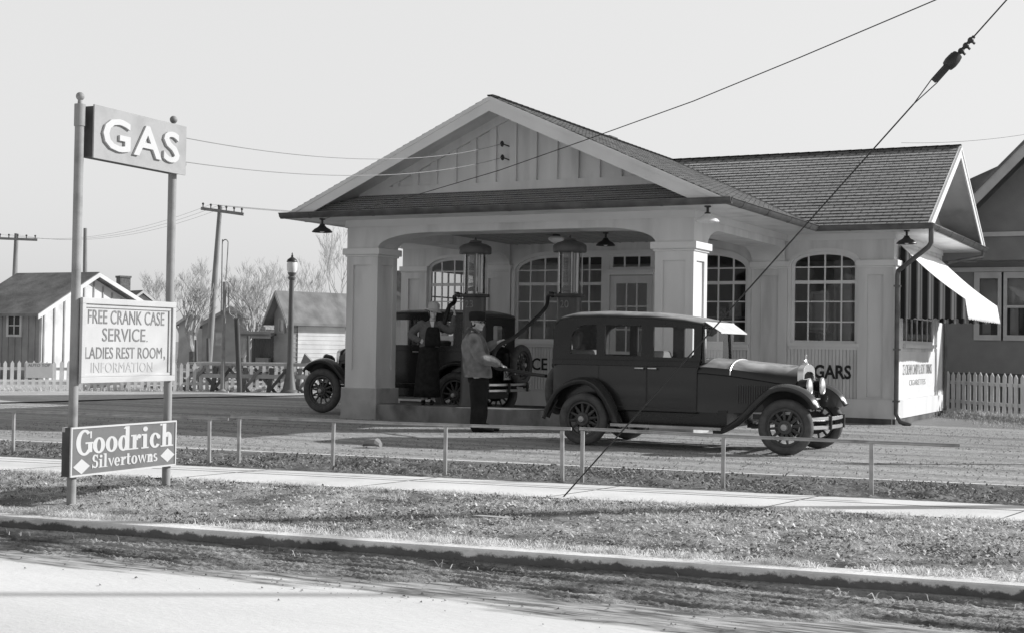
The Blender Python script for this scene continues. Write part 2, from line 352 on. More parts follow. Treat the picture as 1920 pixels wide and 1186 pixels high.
# forecourt: a gently uneven cinder yard
rough_strip('forecourt', lambda x: Y_edge(x)+.05, lambda x: 24.7+0*x, -.005, 0, G_fore, .006, 260, 60, x0=-34, x1=14, seed=11, sx=.2)
yard = MB(); yard.box(-70, 40, 24.69, 75, -.2, -.004); ST('yard', yard, G_far)
ap = MB(); ap.add([(-70, 12, -.0), (-33, 15.5, .02), (-21.6, 17.6, .022), (-20.9, 20, .022), (-20.5, 24, .022), (-19.4, 27.2, .022), (-17.5, 30.2, .022), (-17.5, 60, -.0), (-70, 60, -.0)], [tuple(range(9))])
ST('pale_ground', ap, ground_mat('pale_ground_tone', .48, .15, .8, (1, 1, 1), .4, 14, .2, .5))  # paler ground beyond a bent edge at the far left
sp = MB(); sp.add([(-40, 10.5, -.03), (-34, 10.5, -.03), (-34, 24.7, -.03), (-70, 24.7, -.03), (-160, 10, -.03), (-160, -4, -.03)], [(0, 1, 2, 3, 4, 5)]); ST('side_yard', sp, G_fore)
# ------------------------------------------------------------------ the gas station
GS = T('gas_station', 'white single-storey filling station with drive-through canopy, arched windows and shingled gable roofs', 'building', (-10.19, 24.6, 0))
XL, XL2, XR1, XR2 = -13.314, -12.694, -7.694, -7.074; YF, YB, YW, YK = 19.685, 20.305, 24.6, 29.27; BX0, BX1 = -15.245, -5.135
ZC = 2.88; CX = (XL+XR2)/2
def arc(x0, x1, zs, rise, n=22, p=2.0):
    """basket arch from x1 down to x0, springing at zs"""
    c, a = (x0+x1)/2, (x1-x0)/2
    return [(c+a*math.cos(t), zs+rise*(abs(math.sin(t))**(2/p))) for t in [math.pi*i/n for i in range(n+1)]]
def flat_arch(x0, x1, zs, rise, a, n=10):
    r = [(x1-a+a*math.cos(t), zs+rise*math.sin(t)) for t in [math.pi/2*i/n for i in range(n+1)]]
    l = [(x0+a-a*math.sin(t), zs+rise*math.cos(t)) for t in [math.pi/2*i/n for i in range(n+1)]]
    return r+l
# piers
def pier(x0, x1, y0, y1, faces):
    mb = MB(); mb.box(x0+.03, x1-.03, y0+.03, y1-.03, .5, ZC-.05)
    pr = P(GS, 'pier', mb, M['white'])
    pl = MB(); z0, z1 = .52, 2.77
    ho = lambda a, b: [[(a+.13, .83), (b-.13, .83), (b-.13, 2.6), (a+.13, 2.6)]]
    rc = lambda a, b: [(a, z0), (b, z0), (b, z1), (a, z1)]
    pl.plate(rc(x0, x1), ho(x0, x1), XZ, y0, y0+.028); pl.plate(rc(x0, x1), ho(x0, x1), XZ, y1-.028, y1)
    pl.plate(rc(y0+.028, y1-.028), ho(y0, y1), YZ, x0, x0+.028); pl.plate(rc(y0+.028, y1-.028), ho(y0, y1), YZ, x1-.028, x1)
    P(pr, 'panelling', pl, M['white'])
    cp = MB(); cp.box(x0-.06, x1+.06, y0-.06, y1+.06, 2.772, ZC); cp.box(x0-.025, x1+.025, y0-.025, y1+.025, 2.74, 2.772); P(pr, 'capital', cp, M['trim'], bevel=.008)
    bs = MB(); bs.box(x0-.05, x1+.05, y0-.05, y1+.05, -.06, .52); P(pr, 'plinth', bs, M['concrete'], bevel=.015)
pier(XL, XL2, YF, YB, 0); pier(XR1, XR2, YF, YB, 0)
# beams with curved ends
ZT = 3.40
mb = MB(); a = flat_arch(XL2, XR1, ZC, .245, .95)
mb.plate([(XL, ZC), (XL, ZT), (XR2, ZT), (XR2, ZC)][::-1][:0]+[(XL, ZT), (XL, ZC)]+[(q[0], q[1]) for q in a[::-1]]+[(XR2, ZC), (XR2, ZT)], [], XZ, YF, YB)
P(GS, 'arched_beam', mb, M['white'])
for x0, x1 in ((XL, XL2), (XR1, XR2)):
    mb = MB(); a = flat_arch(YB+.02, YW-.06, ZC, .245, .6)
    mb.plate([(YB+.002, ZT), (YB+.002, ZC)]+a[::-1]+[(YW-.05, ZC), (YW-.05, ZT)], [], YZ, x0, x1); P(GS, 'arched_beam', mb, M['white'])
fz = MB(); fz.box(XL-.025, XR2+.025, YF-.025, YF-.001, 3.25, 3.36); fz.box(XR2+.001, XR2+.025, YF-.001, YW-.03, 3.25, 3.36); fz.box(XL-.025, XL-.001, YF-.001, YW-.03, 3.25, 3.36)
fz.box(XR2+.026, BX1+.025, YW-.025, YW-.001, 3.25, 3.36); fz.box(BX0-.025, XL-.026, YW-.025, YW-.001, 3.25, 3.36); fz.box(BX1+.001, BX1+.025, YW-.001, YK, 3.25, 3.36)
fz.box(XL-.032, XR2+.032, YF-.034, YF-.0255, 3.245, 3.262); fz.box(XR2+.0255, XR2+.034, YF-.0255, YW-.03, 3.245, 3.262)
P(GS, 'frieze', fz, M['trim'])
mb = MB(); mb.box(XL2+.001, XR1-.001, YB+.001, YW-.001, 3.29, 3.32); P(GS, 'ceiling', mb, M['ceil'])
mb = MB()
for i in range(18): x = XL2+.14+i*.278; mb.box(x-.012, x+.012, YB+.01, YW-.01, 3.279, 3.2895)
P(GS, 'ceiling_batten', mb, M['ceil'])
# walls of the shop
def win_rect(x0, x1, z0, zs, rise): return [(x0, z0), (x1, z0)]+arc(x0, x1, zs, rise, 24, 2.6)
WR = (-6.965, -5.765, 1.40, 2.78, .27); WLf = (2*CX+5.765, 2*CX+6.965, 1.40, 2.78, .27)
mid0, mid1 = -12.60, -7.78
big_hole = [(mid0, .43), (mid1, .43)]+flat_arch(mid0, mid1, 2.75, .32, .8)
mb = MB(); mb.plate([(BX0, 0), (BX1, 0), (BX1, 3.42), (BX0, 3.42)], [win_rect(*WR), win_rect(*WLf), big_hole], XZ, YW, YW+.14)
P(GS, 'wall', mb, M['siding'])
SY0, SY1 = 25.28, 28.3
mb = MB(); mb.plate([(YW+.141, 0), (YK, 0), (YK, 3.42), (YW+.141, 3.42)], [[(SY0, 1.42), (SY1, 1.42), (SY1, 2.85), (SY0, 2.85)]], YZ, BX1-.14, BX1); P(GS, 'wall', mb, M['siding'])
mb = MB(); mb.plate([(YW+.141, 0), (YK, 0), (YK, 3.42), (YW+.141, 3.42)], [[(25.3, 1.3), (28.2, 1.3), (28.2, 2.9), (25.3, 2.9)]], YZ, BX0, BX0+.14); P(GS, 'wall', mb, M['siding'])
bh = []
mb = MB(); mb.plate([(BX0+.141, 0), (BX1-.141, 0), (BX1-.141, 3.42), (BX0+.141, 3.42)], bh, XZ, YK-.14, YK-.001); P(GS, 'wall', mb, M['siding'])
mb = MB(); mb.box(BX0+.15, BX1-.15, YW+.15, YK-.15, .05, .12); P(GS, 'floor', mb, M['roomfloor'])
mb = MB(); mb.box(BX0+.142, BX1-.142, YW+.142, YK-.142, 3.16, 3.2); P(GS, 'room_ceiling', mb, M['room'])
mb = MB(); mb.box(-9.2, -9.1, YW+1.6, YK-.15, .12, 3.16); P(GS, 'partition', mb, M['room'])
# pilasters, capitals, baseboards, wainscots
def pilaster_x(x0, x1):
    pl = MB(); y = YW
    pl.plate([(x0, .43), (x1, .43), (x1, 2.772), (x0, 2.772)], [[(x0+.17, .47), (x1-.17, .47), (x1-.17, 2.62), (x0+.17, 2.62)]], XZ, y-.045, y-.001)
    p = P(GS, 'pilaster', pl, M['siding']); c = MB(); c.box(x0-.03, x1+.03, y-.085, y-.001, 2.775, ZC-.002); c.box(x0-.01, x1+.01, y-.06, y-.046, 2.745, 2.774); P(p, 'capital', c, M['trim'], bevel=.006)
for x0, x1 in ((-7.70, -7.03), (-5.755, BX1), (2*CX+7.03, 2*CX+7.70), (BX0, 2*CX+5.755)): pilaster_x(x0, x1)
pl = MB(); pl.plate([(YW-.044, .43), (25.2, .43), (25.2, 2.772), (YW-.044, 2.772)], [], YZ, BX1+.001, BX1+.045); P(GS, 'pilaster', pl, M['trim'])
pl = MB(); pl.box(BX1+.001, BX1+.05, 28.52, 29.25, .3, 2.772); P(GS, 'pilaster', pl, M['trim'])
c = MB(); c.box(BX1+.001, BX1+.085, YW-.084, 25.23, 2.775, ZC-.002); P(GS, 'capital', c, M['trim'], bevel=.006)
for x0, x1 in ((XR2+.07, BX1+.06), (BX0-.06, XL-.07), (mid0, -10.62), (-9.6, mid1)):
    bb = MB(); bb.box(x0, x1, YW-.07, YW-.0005, .1, .425); bb.box(x0, x1, YW-.085, YW-.0705, .405, .43); P(GS, 'baseboard', bb, M['white'])
bb = MB(); bb.box(BX1+.0005, BX1+.075, YW-.0, 29.25, .1, .42); P(GS, 'baseboard', bb, M['white'])
fd = MB(); fd.box(BX0+.02, BX1-.02, YW-.05, YW-.002, -.05, .099); fd.box(BX1-.0, BX1+.05, YW+.001, 29.2, -.05, .099); P(GS, 'foundation', fd, M['oldwood'])
def beads(x0, x1, z0, z1, y):
    mb = MB(); n = int((x1-x0)/.062); s = (x1-x0)/n
    for i in range(n): mb.box(x0+i*s+.005, x0+(i+1)*s-.005, y-.018, y-.001, z0, z1)
    return mb
for x0, x1 in ((-7.02, -5.76), (2*CX+5.76, 2*CX+7.02)): P(GS, 'wainscot', beads(x0, x1, .432, 1.30, YW), M['siding'])
for x0, x1 in ((mid0+.02, -10.66), (-9.56, mid1-.02)):
    q = beads(x0, x1, .432, 1.30, YW+.03); q.box(x0, x1, YW+.03, YW+.07, .432, 1.36); P(GS, 'wainscot', q, M['siding'])
mb = MB(); n = 44
for i in range(n):
    y = 25.22+i*(28.5-25.22)/n; mb.box(BX1+.001, BX1+.012, y+.003, y+.072, .43, 1.28)
P(GS, 'wainscot', mb, M['trim'])
# windows
def window(x0, x1, z0, zs, rise, cols, rows, y=YW+.05, arch='seg', name='window', a=.8, rail=None):
    top = (lambda q: arc(x0+q, x1-q, zs, rise-q, 24, 2.6)) if arch == 'seg' else None
    mb = MB(); fw = .055
    if arch == 'seg': outer = [(x0, z0), (x1, z0)]+top(0); inner = [(x0+fw, z0+fw), (x1-fw, z0+fw)]+top(fw)
    elif arch == 'l': outer = [(x0, z0), (x1, z0), (x1, zs+rise)]+flat_arch(x0, x1+3, zs, rise, a)[11:]; inner = [(x0+fw, z0+fw), (x1-fw, z0+fw), (x1-fw, zs+rise-fw)]+flat_arch(x0+fw, x1+3, zs, rise-fw, a-fw)[11:]
    elif arch == 'r': outer = [(x0, z0), (x1, z0)]+flat_arch(x0-3, x1, zs, rise, a)[:11]+[(x0, zs+rise)]; inner = [(x0+fw, z0+fw), (x1-fw, z0+fw)]+flat_arch(x0-3, x1-fw, zs, rise-fw, a-fw)[:11]+[(x0+fw, zs+rise-fw)]
    else: outer = [(x0, z0), (x1, z0), (x1, zs+rise), (x0, zs+rise)]; inner = [(x0+fw, z0+fw), (x1-fw, z0+fw), (x1-fw, zs+rise-fw), (x0+fw, zs+rise-fw)]
    mb.plate(outer, [inner], XZ, y-.02, y+.05)
    def ztop(x):
        pts = [p for p in inner if p[1] > z0+.3]; pts.sort()
        for p, q in zip(pts, pts[1:]):
            if p[0] <= x <= q[0] and q[0] > p[0]: return p[1]+(q[1]-p[1])*(x-p[0])/(q[0]-p[0])
        return zs+rise-fw
    for i in range(1, cols):
        x = x0+(x1-x0)*i/cols; mb.box(x-.014, x+.014, y, y+.03, z0+fw-.01, ztop(x)+.02)
    for z, t in rows: mb.box(x0+fw-.01, x1-fw+.01, y+.004, y+.026, z-t, z+t)
    wn = P(GS, name, mb, M['trim'])
    g = MB(); g.add([(u, y+.015, v) for u, v in inner], [tuple(range(len(inner)))]); P(wn, 'pane', g, M['glass'])
    sl = MB(); sl.box(x0-.04, x1+.04, y-.11, y-.021, z0-.05, z0+.005); sl.box(x0-.02, x1+.02, y-.075, y-.021, z0-.10, z0-.051); P(wn, 'sill', sl, M['trim'])
    return wn
ROWS = [(2.77, .012), (2.50, .03), (2.15, .012), (1.79, .012)]
w1 = window(*WR, 4, ROWS); window(*WLf, 4, ROWS)
for (x0, x1, zs) in (WR[:2]+(2.78,), WLf[:2]+(2.78,)):      # moulded arch casing on the wall face
    mb = MB(); o = arc(x0-.06, x1+.06, 2.78, .33, 24, 2.6); i_ = arc(x0, x1, 2.78, .27, 24, 2.6)
    mb.plate([(x1+.06, 1.36), ]+o+[(x0-.06, 1.36), (x0, 1.36)]+i_[::-1]+[(x1, 1.36)], [], XZ, YW-.022, YW-.001); P(GS, 'casing', mb, M['trim'])
mb = MB(); o = flat_arch(mid0-.07, mid1+.07, 2.75, .39, .87); i_ = flat_arch(mid0, mid1, 2.75, .32, .8)
mb.plate([(mid1+.07, .44)]+o+[(mid0-.07, .44), (mid0, .44)]+i_[::-1]+[(mid1, .44)], [], XZ, YW-.022, YW-.001); P(GS, 'casing', mb, M['trim'])
window(mid0, -10.68, 1.36, 2.75, .32, 6, ROWS, arch='l'); window(-9.54, mid1, 1.36, 2.75, .32, 6, ROWS, arch='r')
mb = MB()
for x in (-10.68, -9.66): mb.box(x+.001, x+.119, YW+.02, YW+.12, .12, 3.07)
mb.box(-10.56, -9.661, YW+.025, YW+.115, 2.66, 2.76); P(GS, 'door_frame', mb, M['trim'])
window(-10.56, -9.661, 2.76, 3.07, 0, 3, [], arch='q', name='transom')
dr = MB(); dr.plate([(-10.55, .13), (-9.67, .13), (-9.67, 2.65), (-10.55, 2.65)], [[(-10.43, 1.2), (-9.79, 1.2), (-9.79, 2.5), (-10.43, 2.5)], [(-10.43, .3), (-9.79, .3), (-9.79, 1.05), (-10.43, 1.05)]], XZ, YW+.05, YW+.09)
for i in (1, 2): x = -10.43+.64*i/3; dr.box(x-.013, x+.013, YW+.055, YW+.085, 1.2, 2.5)
for z in (1.62, 2.06): dr.box(-10.43, -9.79, YW+.057, YW+.083, z-.013, z+.013)
dr.box(-10.43, -9.79, YW+.06, YW+.08, .3, 1.05)
d = P(GS, 'door', dr, M['siding']); g = MB(); g.add([(-10.43, YW+.07, 1.2), (-9.79, YW+.07, 1.2), (-9.79, YW+.07, 2.5), (-10.43, YW+.07, 2.5)], [(0, 1, 2, 3)]); P(d, 'pane', g, M['glass'])
h = MB(); h.ball((-9.73, YW+.02, 1.12), .03, 8); P(d, 'door_knob', h, M['dark'])
mb = MB(); mb.box(-10.7, -9.5, YW-.4, YW-.0, -.03, .1); P(GS, 'doorstep', mb, M['concrete'])
# side window under the awning, and the rear windows seen through the shop
def window_y(y0, y1, z0, z1, x, cols, rows, name='window'):
    mb = MB(); f = .06; mb.plate([(y0, z0), (y1, z0), (y1, z1), (y0, z1)], [[(y0+f, z0+f), (y1-f, z0+f), (y1-f, z1-f), (y0+f, z1-f)]], YZ, x-.05, x+.01)
    for i in range(1, cols): y = y0+(y1-y0)*i/cols; mb.box(x-.035, x-.005, y-.018, y+.018, z0+f, z1-f)
    for z in rows: mb.box(x-.032, x-.008, y0+f, y1-f, z-.014, z+.014)
    wn = P(GS, name, mb, M['trim']); g = MB(); g.add([(x-.02, y0+f, z0+f), (x-.02, y1-f, z0+f), (x-.02, y1-f, z1-f), (x-.02, y0+f, z1-f)], [(0, 1, 2, 3)]); P(wn, 'pane', g, M['glass'])
    sl = MB(); sl.box(x-.01, x+.10, y0-.05, y1+.08, z0-.07, z0-.0); P(wn, 'sill', sl, M['trim']); return wn
window_y(SY0, SY1, 1.42, 2.85, BX1, 6, (1.9, 2.35)); window_y(25.3, 28.2, 1.3, 2.9, BX0+.06, 5, (1.75, 2.3))
for q in bh:
    x0, x1 = q[0][0], q[1][0]; mb = MB(); mb.plate(q, [[(x0+.05, 1.25), (x1-.05, 1.25), (x1-.05, 2.9), (x0+.05, 2.9)]], XZ, YK-.1, YK-.03)
    for i in (1, 2, 3): x = x0+(x1-x0)*i/4; mb.box(x-.02, x+.02, YK-.08, YK-.05, 1.25, 2.9)
    for z in (1.6, 2.0, 2.45): mb.box(x0+.05, x1-.05, YK-.078, YK-.052, z-.02, z+.02)
    wn = P(GS, 'window', mb, M['trim']); g = MB(); g.add([(x0+.05, YK-.06, 1.25), (x1-.05, YK-.06, 1.25), (x1-.05, YK-.06, 2.9), (x0+.05, YK-.06, 2.9)], [(0, 1, 2, 3)]); P(wn, 'pane', g, M['glass'])
# roofs
ZE = 3.43; OV = .74; EY = YF-OV; EXR = XR2+OV; EXL = XL-OV; WY = YW-OV; WXR = BX1+.71; WXL = BX0-.71; YR = (YW+YK)/2; KY = YK+OV
ZR = 5.16
sl_g = (ZR-ZE)/(EXR-CX); sl_m = (ZR-ZE)/(YR-WY)
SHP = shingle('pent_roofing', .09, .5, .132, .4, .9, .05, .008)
SH1 = SH2 = shingle('asphalt_shingle', .165, .27, .132, .1, .9, .08, .02)
def clip(poly, b0, b1):
    def cut(pl, f):
        out = []
        for i in range(len(pl)):
            p, q = pl[i], pl[(i+1) % len(pl)]; fp, fq = f(p), f(q)
            if fp >= 0: out.append(p)
            if (fp >= 0) != (fq >= 0): t = fp/(fp-fq); out.append((p[0]+(q[0]-p[0])*t, p[1]+(q[1]-p[1])*t))
        return out
    return cut(cut(poly, lambda p: p[1]-b0), lambda p: b1-p[1])
def slope(par, poly3, edir, m, name='roof_slope', h=.132, lift=.010, under=None, thick=.06):
    o = Vector(poly3[0]); e = Vector(edir).normalized()
    pts = [Vector(p) for p in poly3]; n = (pts[1]-pts[0]).cross(pts[2]-pts[0]).normalized()
    if n.z < 0: n = -n
    s = n.cross(e); s = s if s.z > 0 else -s
    P2 = [((p-o).dot(e), (p-o).dot(s)) for p in pts]; mb = MB(); b0 = min(p[1] for p in P2); b1 = max(p[1] for p in P2); k = 0; rg = random.Random(5)
    while b0+k*h < b1-1e-4:
        lo, hi = b0+k*h, min(b0+(k+1)*h, b1); q = clip(P2, lo, hi); k += 1
        q = [p for i, p in enumerate(q) if (abs(p[0]-q[i-1][0])+abs(p[1]-q[i-1][1])) > 1e-5]
        if len(q) < 3: continue
        jit = rg.uniform(-.002, .002)
        def pt(p): return o+e*p[0]+s*(p[1]-.008*(1-(p[1]-lo)/h))+n*((lift+jit)*(1-(p[1]-lo)/h)+.003)
        i0 = len(mb.v); mb.add([pt(p) for p in q], [tuple(range(len(q)))]); mb.uv[len(mb.f)-1] = [(p[0], p[1]) for p in q]
        l = [p for p in q if abs(p[1]-lo) < 1e-5]
        if len(l) >= 2:
            l.sort(); a, c = l[0], l[-1]
            mb.add([pt(a), pt(c), o+e*c[0]+s*(c[1]-.008)-n*.004, o+e*a[0]+s*(a[1]-.008)-n*.004], [(0, 1, 2, 3)]); mb.uv[len(mb.f)-1] = [(a[0], lo+h*.3), (c[0], lo+h*.3), (c[0], lo+h*.2), (a[0], lo+h*.2)]
    r = P(par, name, mb, m); ORG.setdefault(r.name, ORG[par.name])
    dk = MB(); dk.add([p-n*.0 for p in pts]+[p-n*thick for p in pts], [tuple(range(len(pts))), tuple(range(len(pts), 2*len(pts)))]+[(i, (i+1) % len(pts), (i+1) % len(pts)+len(pts), i+len(pts)) for i in range(len(pts))])
    P(r, 'roof_deck', dk, under or M['white']); return r
slope(GS, [(EXR, EY, ZE), (EXR, WY, ZE), (CX, YR, ZR), (CX, EY, ZR)], (0, 1, 0), SH2)
slope(GS, [(EXL, EY, ZE), (EXL, WY, ZE), (CX, YR, ZR), (CX, EY, ZR)], (0, 1, 0), SH1)
slope(GS, [(EXR, WY, ZE), (WXR, WY, ZE), (WXR, YR, ZR), (CX, YR, ZR)], (1, 0, 0), SH1)
slope(GS, [(EXL, WY, ZE), (WXL, WY, ZE), (WXL, YR, ZR), (CX, YR, ZR)], (1, 0, 0), SH1)
slope(GS, [(WXL, KY, ZE), (WXR, KY, ZE), (WXR, YR, ZR), (WXL, YR, ZR)], (1, 0, 0), SH1)
rc = MB()
for p, q in (((CX, EY, ZR+.012), (CX, YR, ZR+.012)), ((CX, YR, ZR+.012), (WXR, YR, ZR+.012)), ((WXL, YR, ZR+.012), (CX, YR, ZR+.012))):
    p, q = Vector(p), Vector(q); d = (q-p); n = int(d.length/.2)
    for i in range(n): rc.bar(p+d*(i/n), p+d*((i+1.15)/n)+Vector((0, 0, .006)), .1, .022)
P(GS, 'ridge_cap', rc, SH1)
vf = MB(); up_ = Vector((0, 0, .02)); vf.bar(Vector((EXR, WY, ZE))+up_, Vector((CX, YR, ZR))+up_, .16, .008); P(GS, 'valley_flashing', vf, M['dark'])
# pents along the gable feet
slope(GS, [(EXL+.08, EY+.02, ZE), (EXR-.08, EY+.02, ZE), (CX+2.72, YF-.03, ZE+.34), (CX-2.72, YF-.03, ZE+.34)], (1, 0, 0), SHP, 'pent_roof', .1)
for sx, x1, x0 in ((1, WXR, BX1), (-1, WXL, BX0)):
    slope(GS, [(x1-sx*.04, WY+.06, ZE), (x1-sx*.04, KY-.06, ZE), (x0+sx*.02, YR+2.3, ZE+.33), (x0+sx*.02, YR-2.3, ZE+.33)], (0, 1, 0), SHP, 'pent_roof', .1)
# front gable wall
gz = lambda x, off=0: ZR-sl_g*abs(x-CX)-off
mb = MB(); mb.plate([(CX-2.9, 3.7), (CX+2.9, 3.7), (CX+2.9, gz(CX+2.9, .09)), (CX, gz(CX, .09)), (CX-2.9, gz(CX-2.9, .09))], [], XZ, YF, YF+.08); gw = P(GS, 'gable_wall', mb, M['white'])
bt = MB(); bt.box(CX-2.75, CX+2.75, YF-.06, YF-.002, 3.765, 3.9)
k = -6
while k <= 6:
    x = CX+.06+k*.366; zt = gz(x, .2)
    if zt > 4.0: bt.plate([(x-.06, 3.9), (x+.06, 3.9), (x+.06, gz(x+.06, .2)), (x-.06, gz(x-.06, .2))], [], XZ, YF-.05, YF-.002)
    k += 1
for sg in (-1, 1):
    bt.plate([(CX, gz(CX, .1)), (CX+sg*2.85, gz(CX+sg*2.85, .1)), (CX+sg*2.85, gz(CX+sg*2.85, .25)), (CX, gz(CX, .25))][::sg], [], XZ, YF-.062, YF-.0015)
P(gw, 'gable_trim', bt, M['white'])
rk = MB()
for sg in (-1, 1):
    for (o1, o2, y0, y1, e) in ((.012, .075, EY-.045, EY-.001, 3.78), (.075, .235, EY-.03, EY-.001, 3.84)):
        ea, eb = (CX+sg*(ZR-o-3.436)/sl_g for o in (o1, o2)); rk.plate([(CX, gz(CX, o1)), (ea, 3.436), (eb, 3.436), (CX, gz(CX, o2))][::sg], [], XZ, y0, y1)
P(GS, 'rake_board', rk, M['trim'])
rs = MB()
for sg in (-1, 1):
    xe = CX+sg*3.6; rs.plate([(CX, gz(CX, .085)), (xe, gz(xe, .085)), (xe, gz(xe, .1)), (CX, gz(CX, .1))][::sg], [], XZ, EY+.0, YF-.002)
P(GS, 'rake_soffit', rs, M['white'])
# side gables
mz = lambda y, off=0: ZR-sl_m*abs(y-YR)-off
for sx, xw, xo in ((1, BX1, WXR), (-1, BX0, WXL)):
    mb = MB(); mb.plate([(YR-2.5, 3.43), (YR+2.5, 3.43), (YR+2.5, mz(YR+2.5, .09)), (YR, mz(YR, .09)), (YR-2.5, mz(YR-2.5, .09))], [], YZ, *sorted((xw-sx*.08, xw))); gw = P(GS, 'gable_wall', mb, M['siding'])
    bd = MB(); n = 62
    for i in range(n):
        y = YR-2.44+i*4.88/n; zz = min(mz(y, .1), mz(y+.07, .1))
        if zz > 3.7: bd.box(*sorted((xw+sx*.001, xw+sx*.016)), y+.004, y+.072, 3.62, zz)
    P(gw, 'beadboard', bd, M['siding'])
    rk = MB()
    for sg in (-1, 1):
        for (o1, o2, d, e) in ((.012, .07, .045, 3.02), (.07, .215, .03, 3.07)):
            ea, eb = (YR+sg*(ZR-o-3.436)/sl_m for o in (o1, o2)); rk.plate([(YR, mz(YR, o1)), (ea, 3.436), (eb, 3.436), (YR, mz(YR, o2))], [], YZ, *sorted((xo+sx*.001, xo+sx*d)))
    P(GS, 'rake_board', rk, M['trim'])
    rs = MB()
    for sg in (-1, 1):
        ye = YR+sg*2.9; rs.plate([(YR, mz(YR, .085)), (ye, mz(ye, .085)), (ye, mz(ye, .1)), (YR, mz(YR, .1))], [], YZ, *sorted((xw+sx*.002, xo)))
    P(GS, 'rake_soffit', rs, M['white'])
# soffits, fascias, gutters
sf = MB(); z0, z1 = 3.36, 3.385
sf.box(EXL+.02, EXR-.02, EY+.02, YF-.026, z0, z1); sf.box(XR2+.026, EXR-.02, YF-.0255, WY+.02, z0, z1); sf.box(EXL+.02, XL-.026, YF-.0255, WY+.02, z0, z1)
sf.box(XR2+.026, WXR-.02, WY+.0205, YW-.026, z0, z1); sf.box(WXL+.02, XL-.026, WY+.0205, YW-.026, z0, z1); sf.box(BX1+.026, WXR-.02, YW-.0255, KY-.02, z0, z1); sf.box(WXL+.02, BX0-.001, YW-.0255, KY-.02, z0, z1)
sf.box(BX0, BX1+.0255, YK+.001, KY-.02, z0, z1)
P(GS, 'soffit', sf, M['white'])
fa = MB(); a, b = 3.345, 3.43
fa.box(EXL, EXR, EY, EY+.0195, a, b); fa.box(EXR-.0195, EXR, EY+.02, WY, a, b); fa.box(EXL, EXL+.0195, EY+.02, WY, a, b); fa.box(EXR, WXR, WY, WY+.0195, a, b); fa.box(WXL, EXL, WY, WY+.0195, a, b)
fa.box(WXR-.0195, WXR, WY+.02, KY, a, b); fa.box(WXL, WXL+.0195, WY+.02, KY, a, b); P(GS, 'fascia', fa, M['trim'])
def gutter(p, q, out):
    p, q = Vector(p), Vector(q); o = Vector(out); mb = MB()
    prof = [(.0, -.085), (.035, -.085), (.075, -.05), (.09, -.005), (.105, .0), (.105, .012), (.08, .012), (.065, -.04), (.03, -.07), (.012, -.07), (.012, .005), (0, .005)]
    mb.loft([[c+o*a+Vector((0, 0, b)) for a, b in prof] for c in (p, q)])
    d = (q-p).normalized(); L_ = (q-p).length; k = .6
    while k < L_:
        c = p+d*k; mb.loft([[c+d*e+o*(a+.004*(1 if a > .01 else 0))+Vector((0, 0, b-.004*(1 if b < 0 else 0))) for a, b in prof] for e in (-.02, .02)]); k += 1.25
    g = P(GS, 'gutter', mb, M['gutter'], smooth=40); return g
gutter((EXL-.1, EY-.001, 3.43), (EXR+.1, EY-.001, 3.43), (0, -1, 0)); gutter((EXR+.001, EY-.0, 3.43), (EXR+.001, WY-.1, 3.43), (1, 0, 0)); gutter((EXL-.001, EY, 3.43), (EXL-.001, WY-.1, 3.43), (-1, 0, 0))
gutter((EXR+.0, WY-.001, 3.43), (WXR+.1, WY-.001, 3.43), (0, -1, 0)); gutter((WXR+.001, WY, 3.43), (WXR+.001, KY, 3.43), (1, 0, 0))
ds = MB(); x = WXR+.04
ds.tube([(x, WY+.08, 3.36), (x, WY+.08, 3.12), (x-.05, WY+.12, 3.05), (BX1+.1, YW-.12, 2.68), (BX1+.085, YW-.105, 2.6), (BX1+.085, YW-.105, .45), (BX1+.085, YW-.105, .2), (BX1+.16, YW-.12, .06), (BX1+.34, YW-.12, -.0)], .042, 10)
for z in (2.4, 1.3, .4): ds.box(BX1+.03, BX1+.14, YW-.16, YW-.05, z, z+.03)
P(GS, 'downspout', ds, M['gutter'], smooth=50)
ds = MB(); ds.tube([(WXR+.02, KY-.25, 3.36), (WXR, KY-.25, 3.25), (BX1+.14, 29.15, 3.1), (BX1+.10, 29.15, 3.0), (BX1+.10, 29.15, .1)], .04, 10); P(GS, 'downspout', ds, M['gutter'], smooth=50)
# roof vent
ch = MB(); ch.box(-10.75, -10.45, 24.25, 24.55, 4.8, 5.27); ch.box(-10.79, -10.41, 24.21, 24.59, 5.27, 5.31); P(GS, 'chimney', ch, M['oldwood'])
# painted lettering
M['glare_letter'] = mat('glare_lettering', .3, .8, .6, 40, .1)  # side-wall lettering lightened: overexposure in the sun is put into its colour
def wall_text(s, x0, z0, w_, h, y, name='lettering', bold=.03):
    mb = MB(); text(mb, s, lambda u, v, t: (x0+u, y-t, z0+v), w_, h, bold); P(GS, name, mb, M['black_letter'])
wall_text('CIGARS', -6.79, .775, .93, .25, YW-.0195); wall_text('ICE CREAM', -12.27, .80, 1.45, .24, YW+.0105, bold=.012)
for s_, yy, zz, ww, hh in (('ICE CREAM CANDY & SOFT DRINKS', 25.3, .86, 2.85, .19), ('CIGARETTES', 25.95, .66, 1.55, .105)):
    mb = MB(); text(mb, s_, lambda u, v, t: (BX1+.0135+t, yy+u, zz+v), ww, hh, -.012); P(GS, 'lettering', mb, M['glare_letter'])
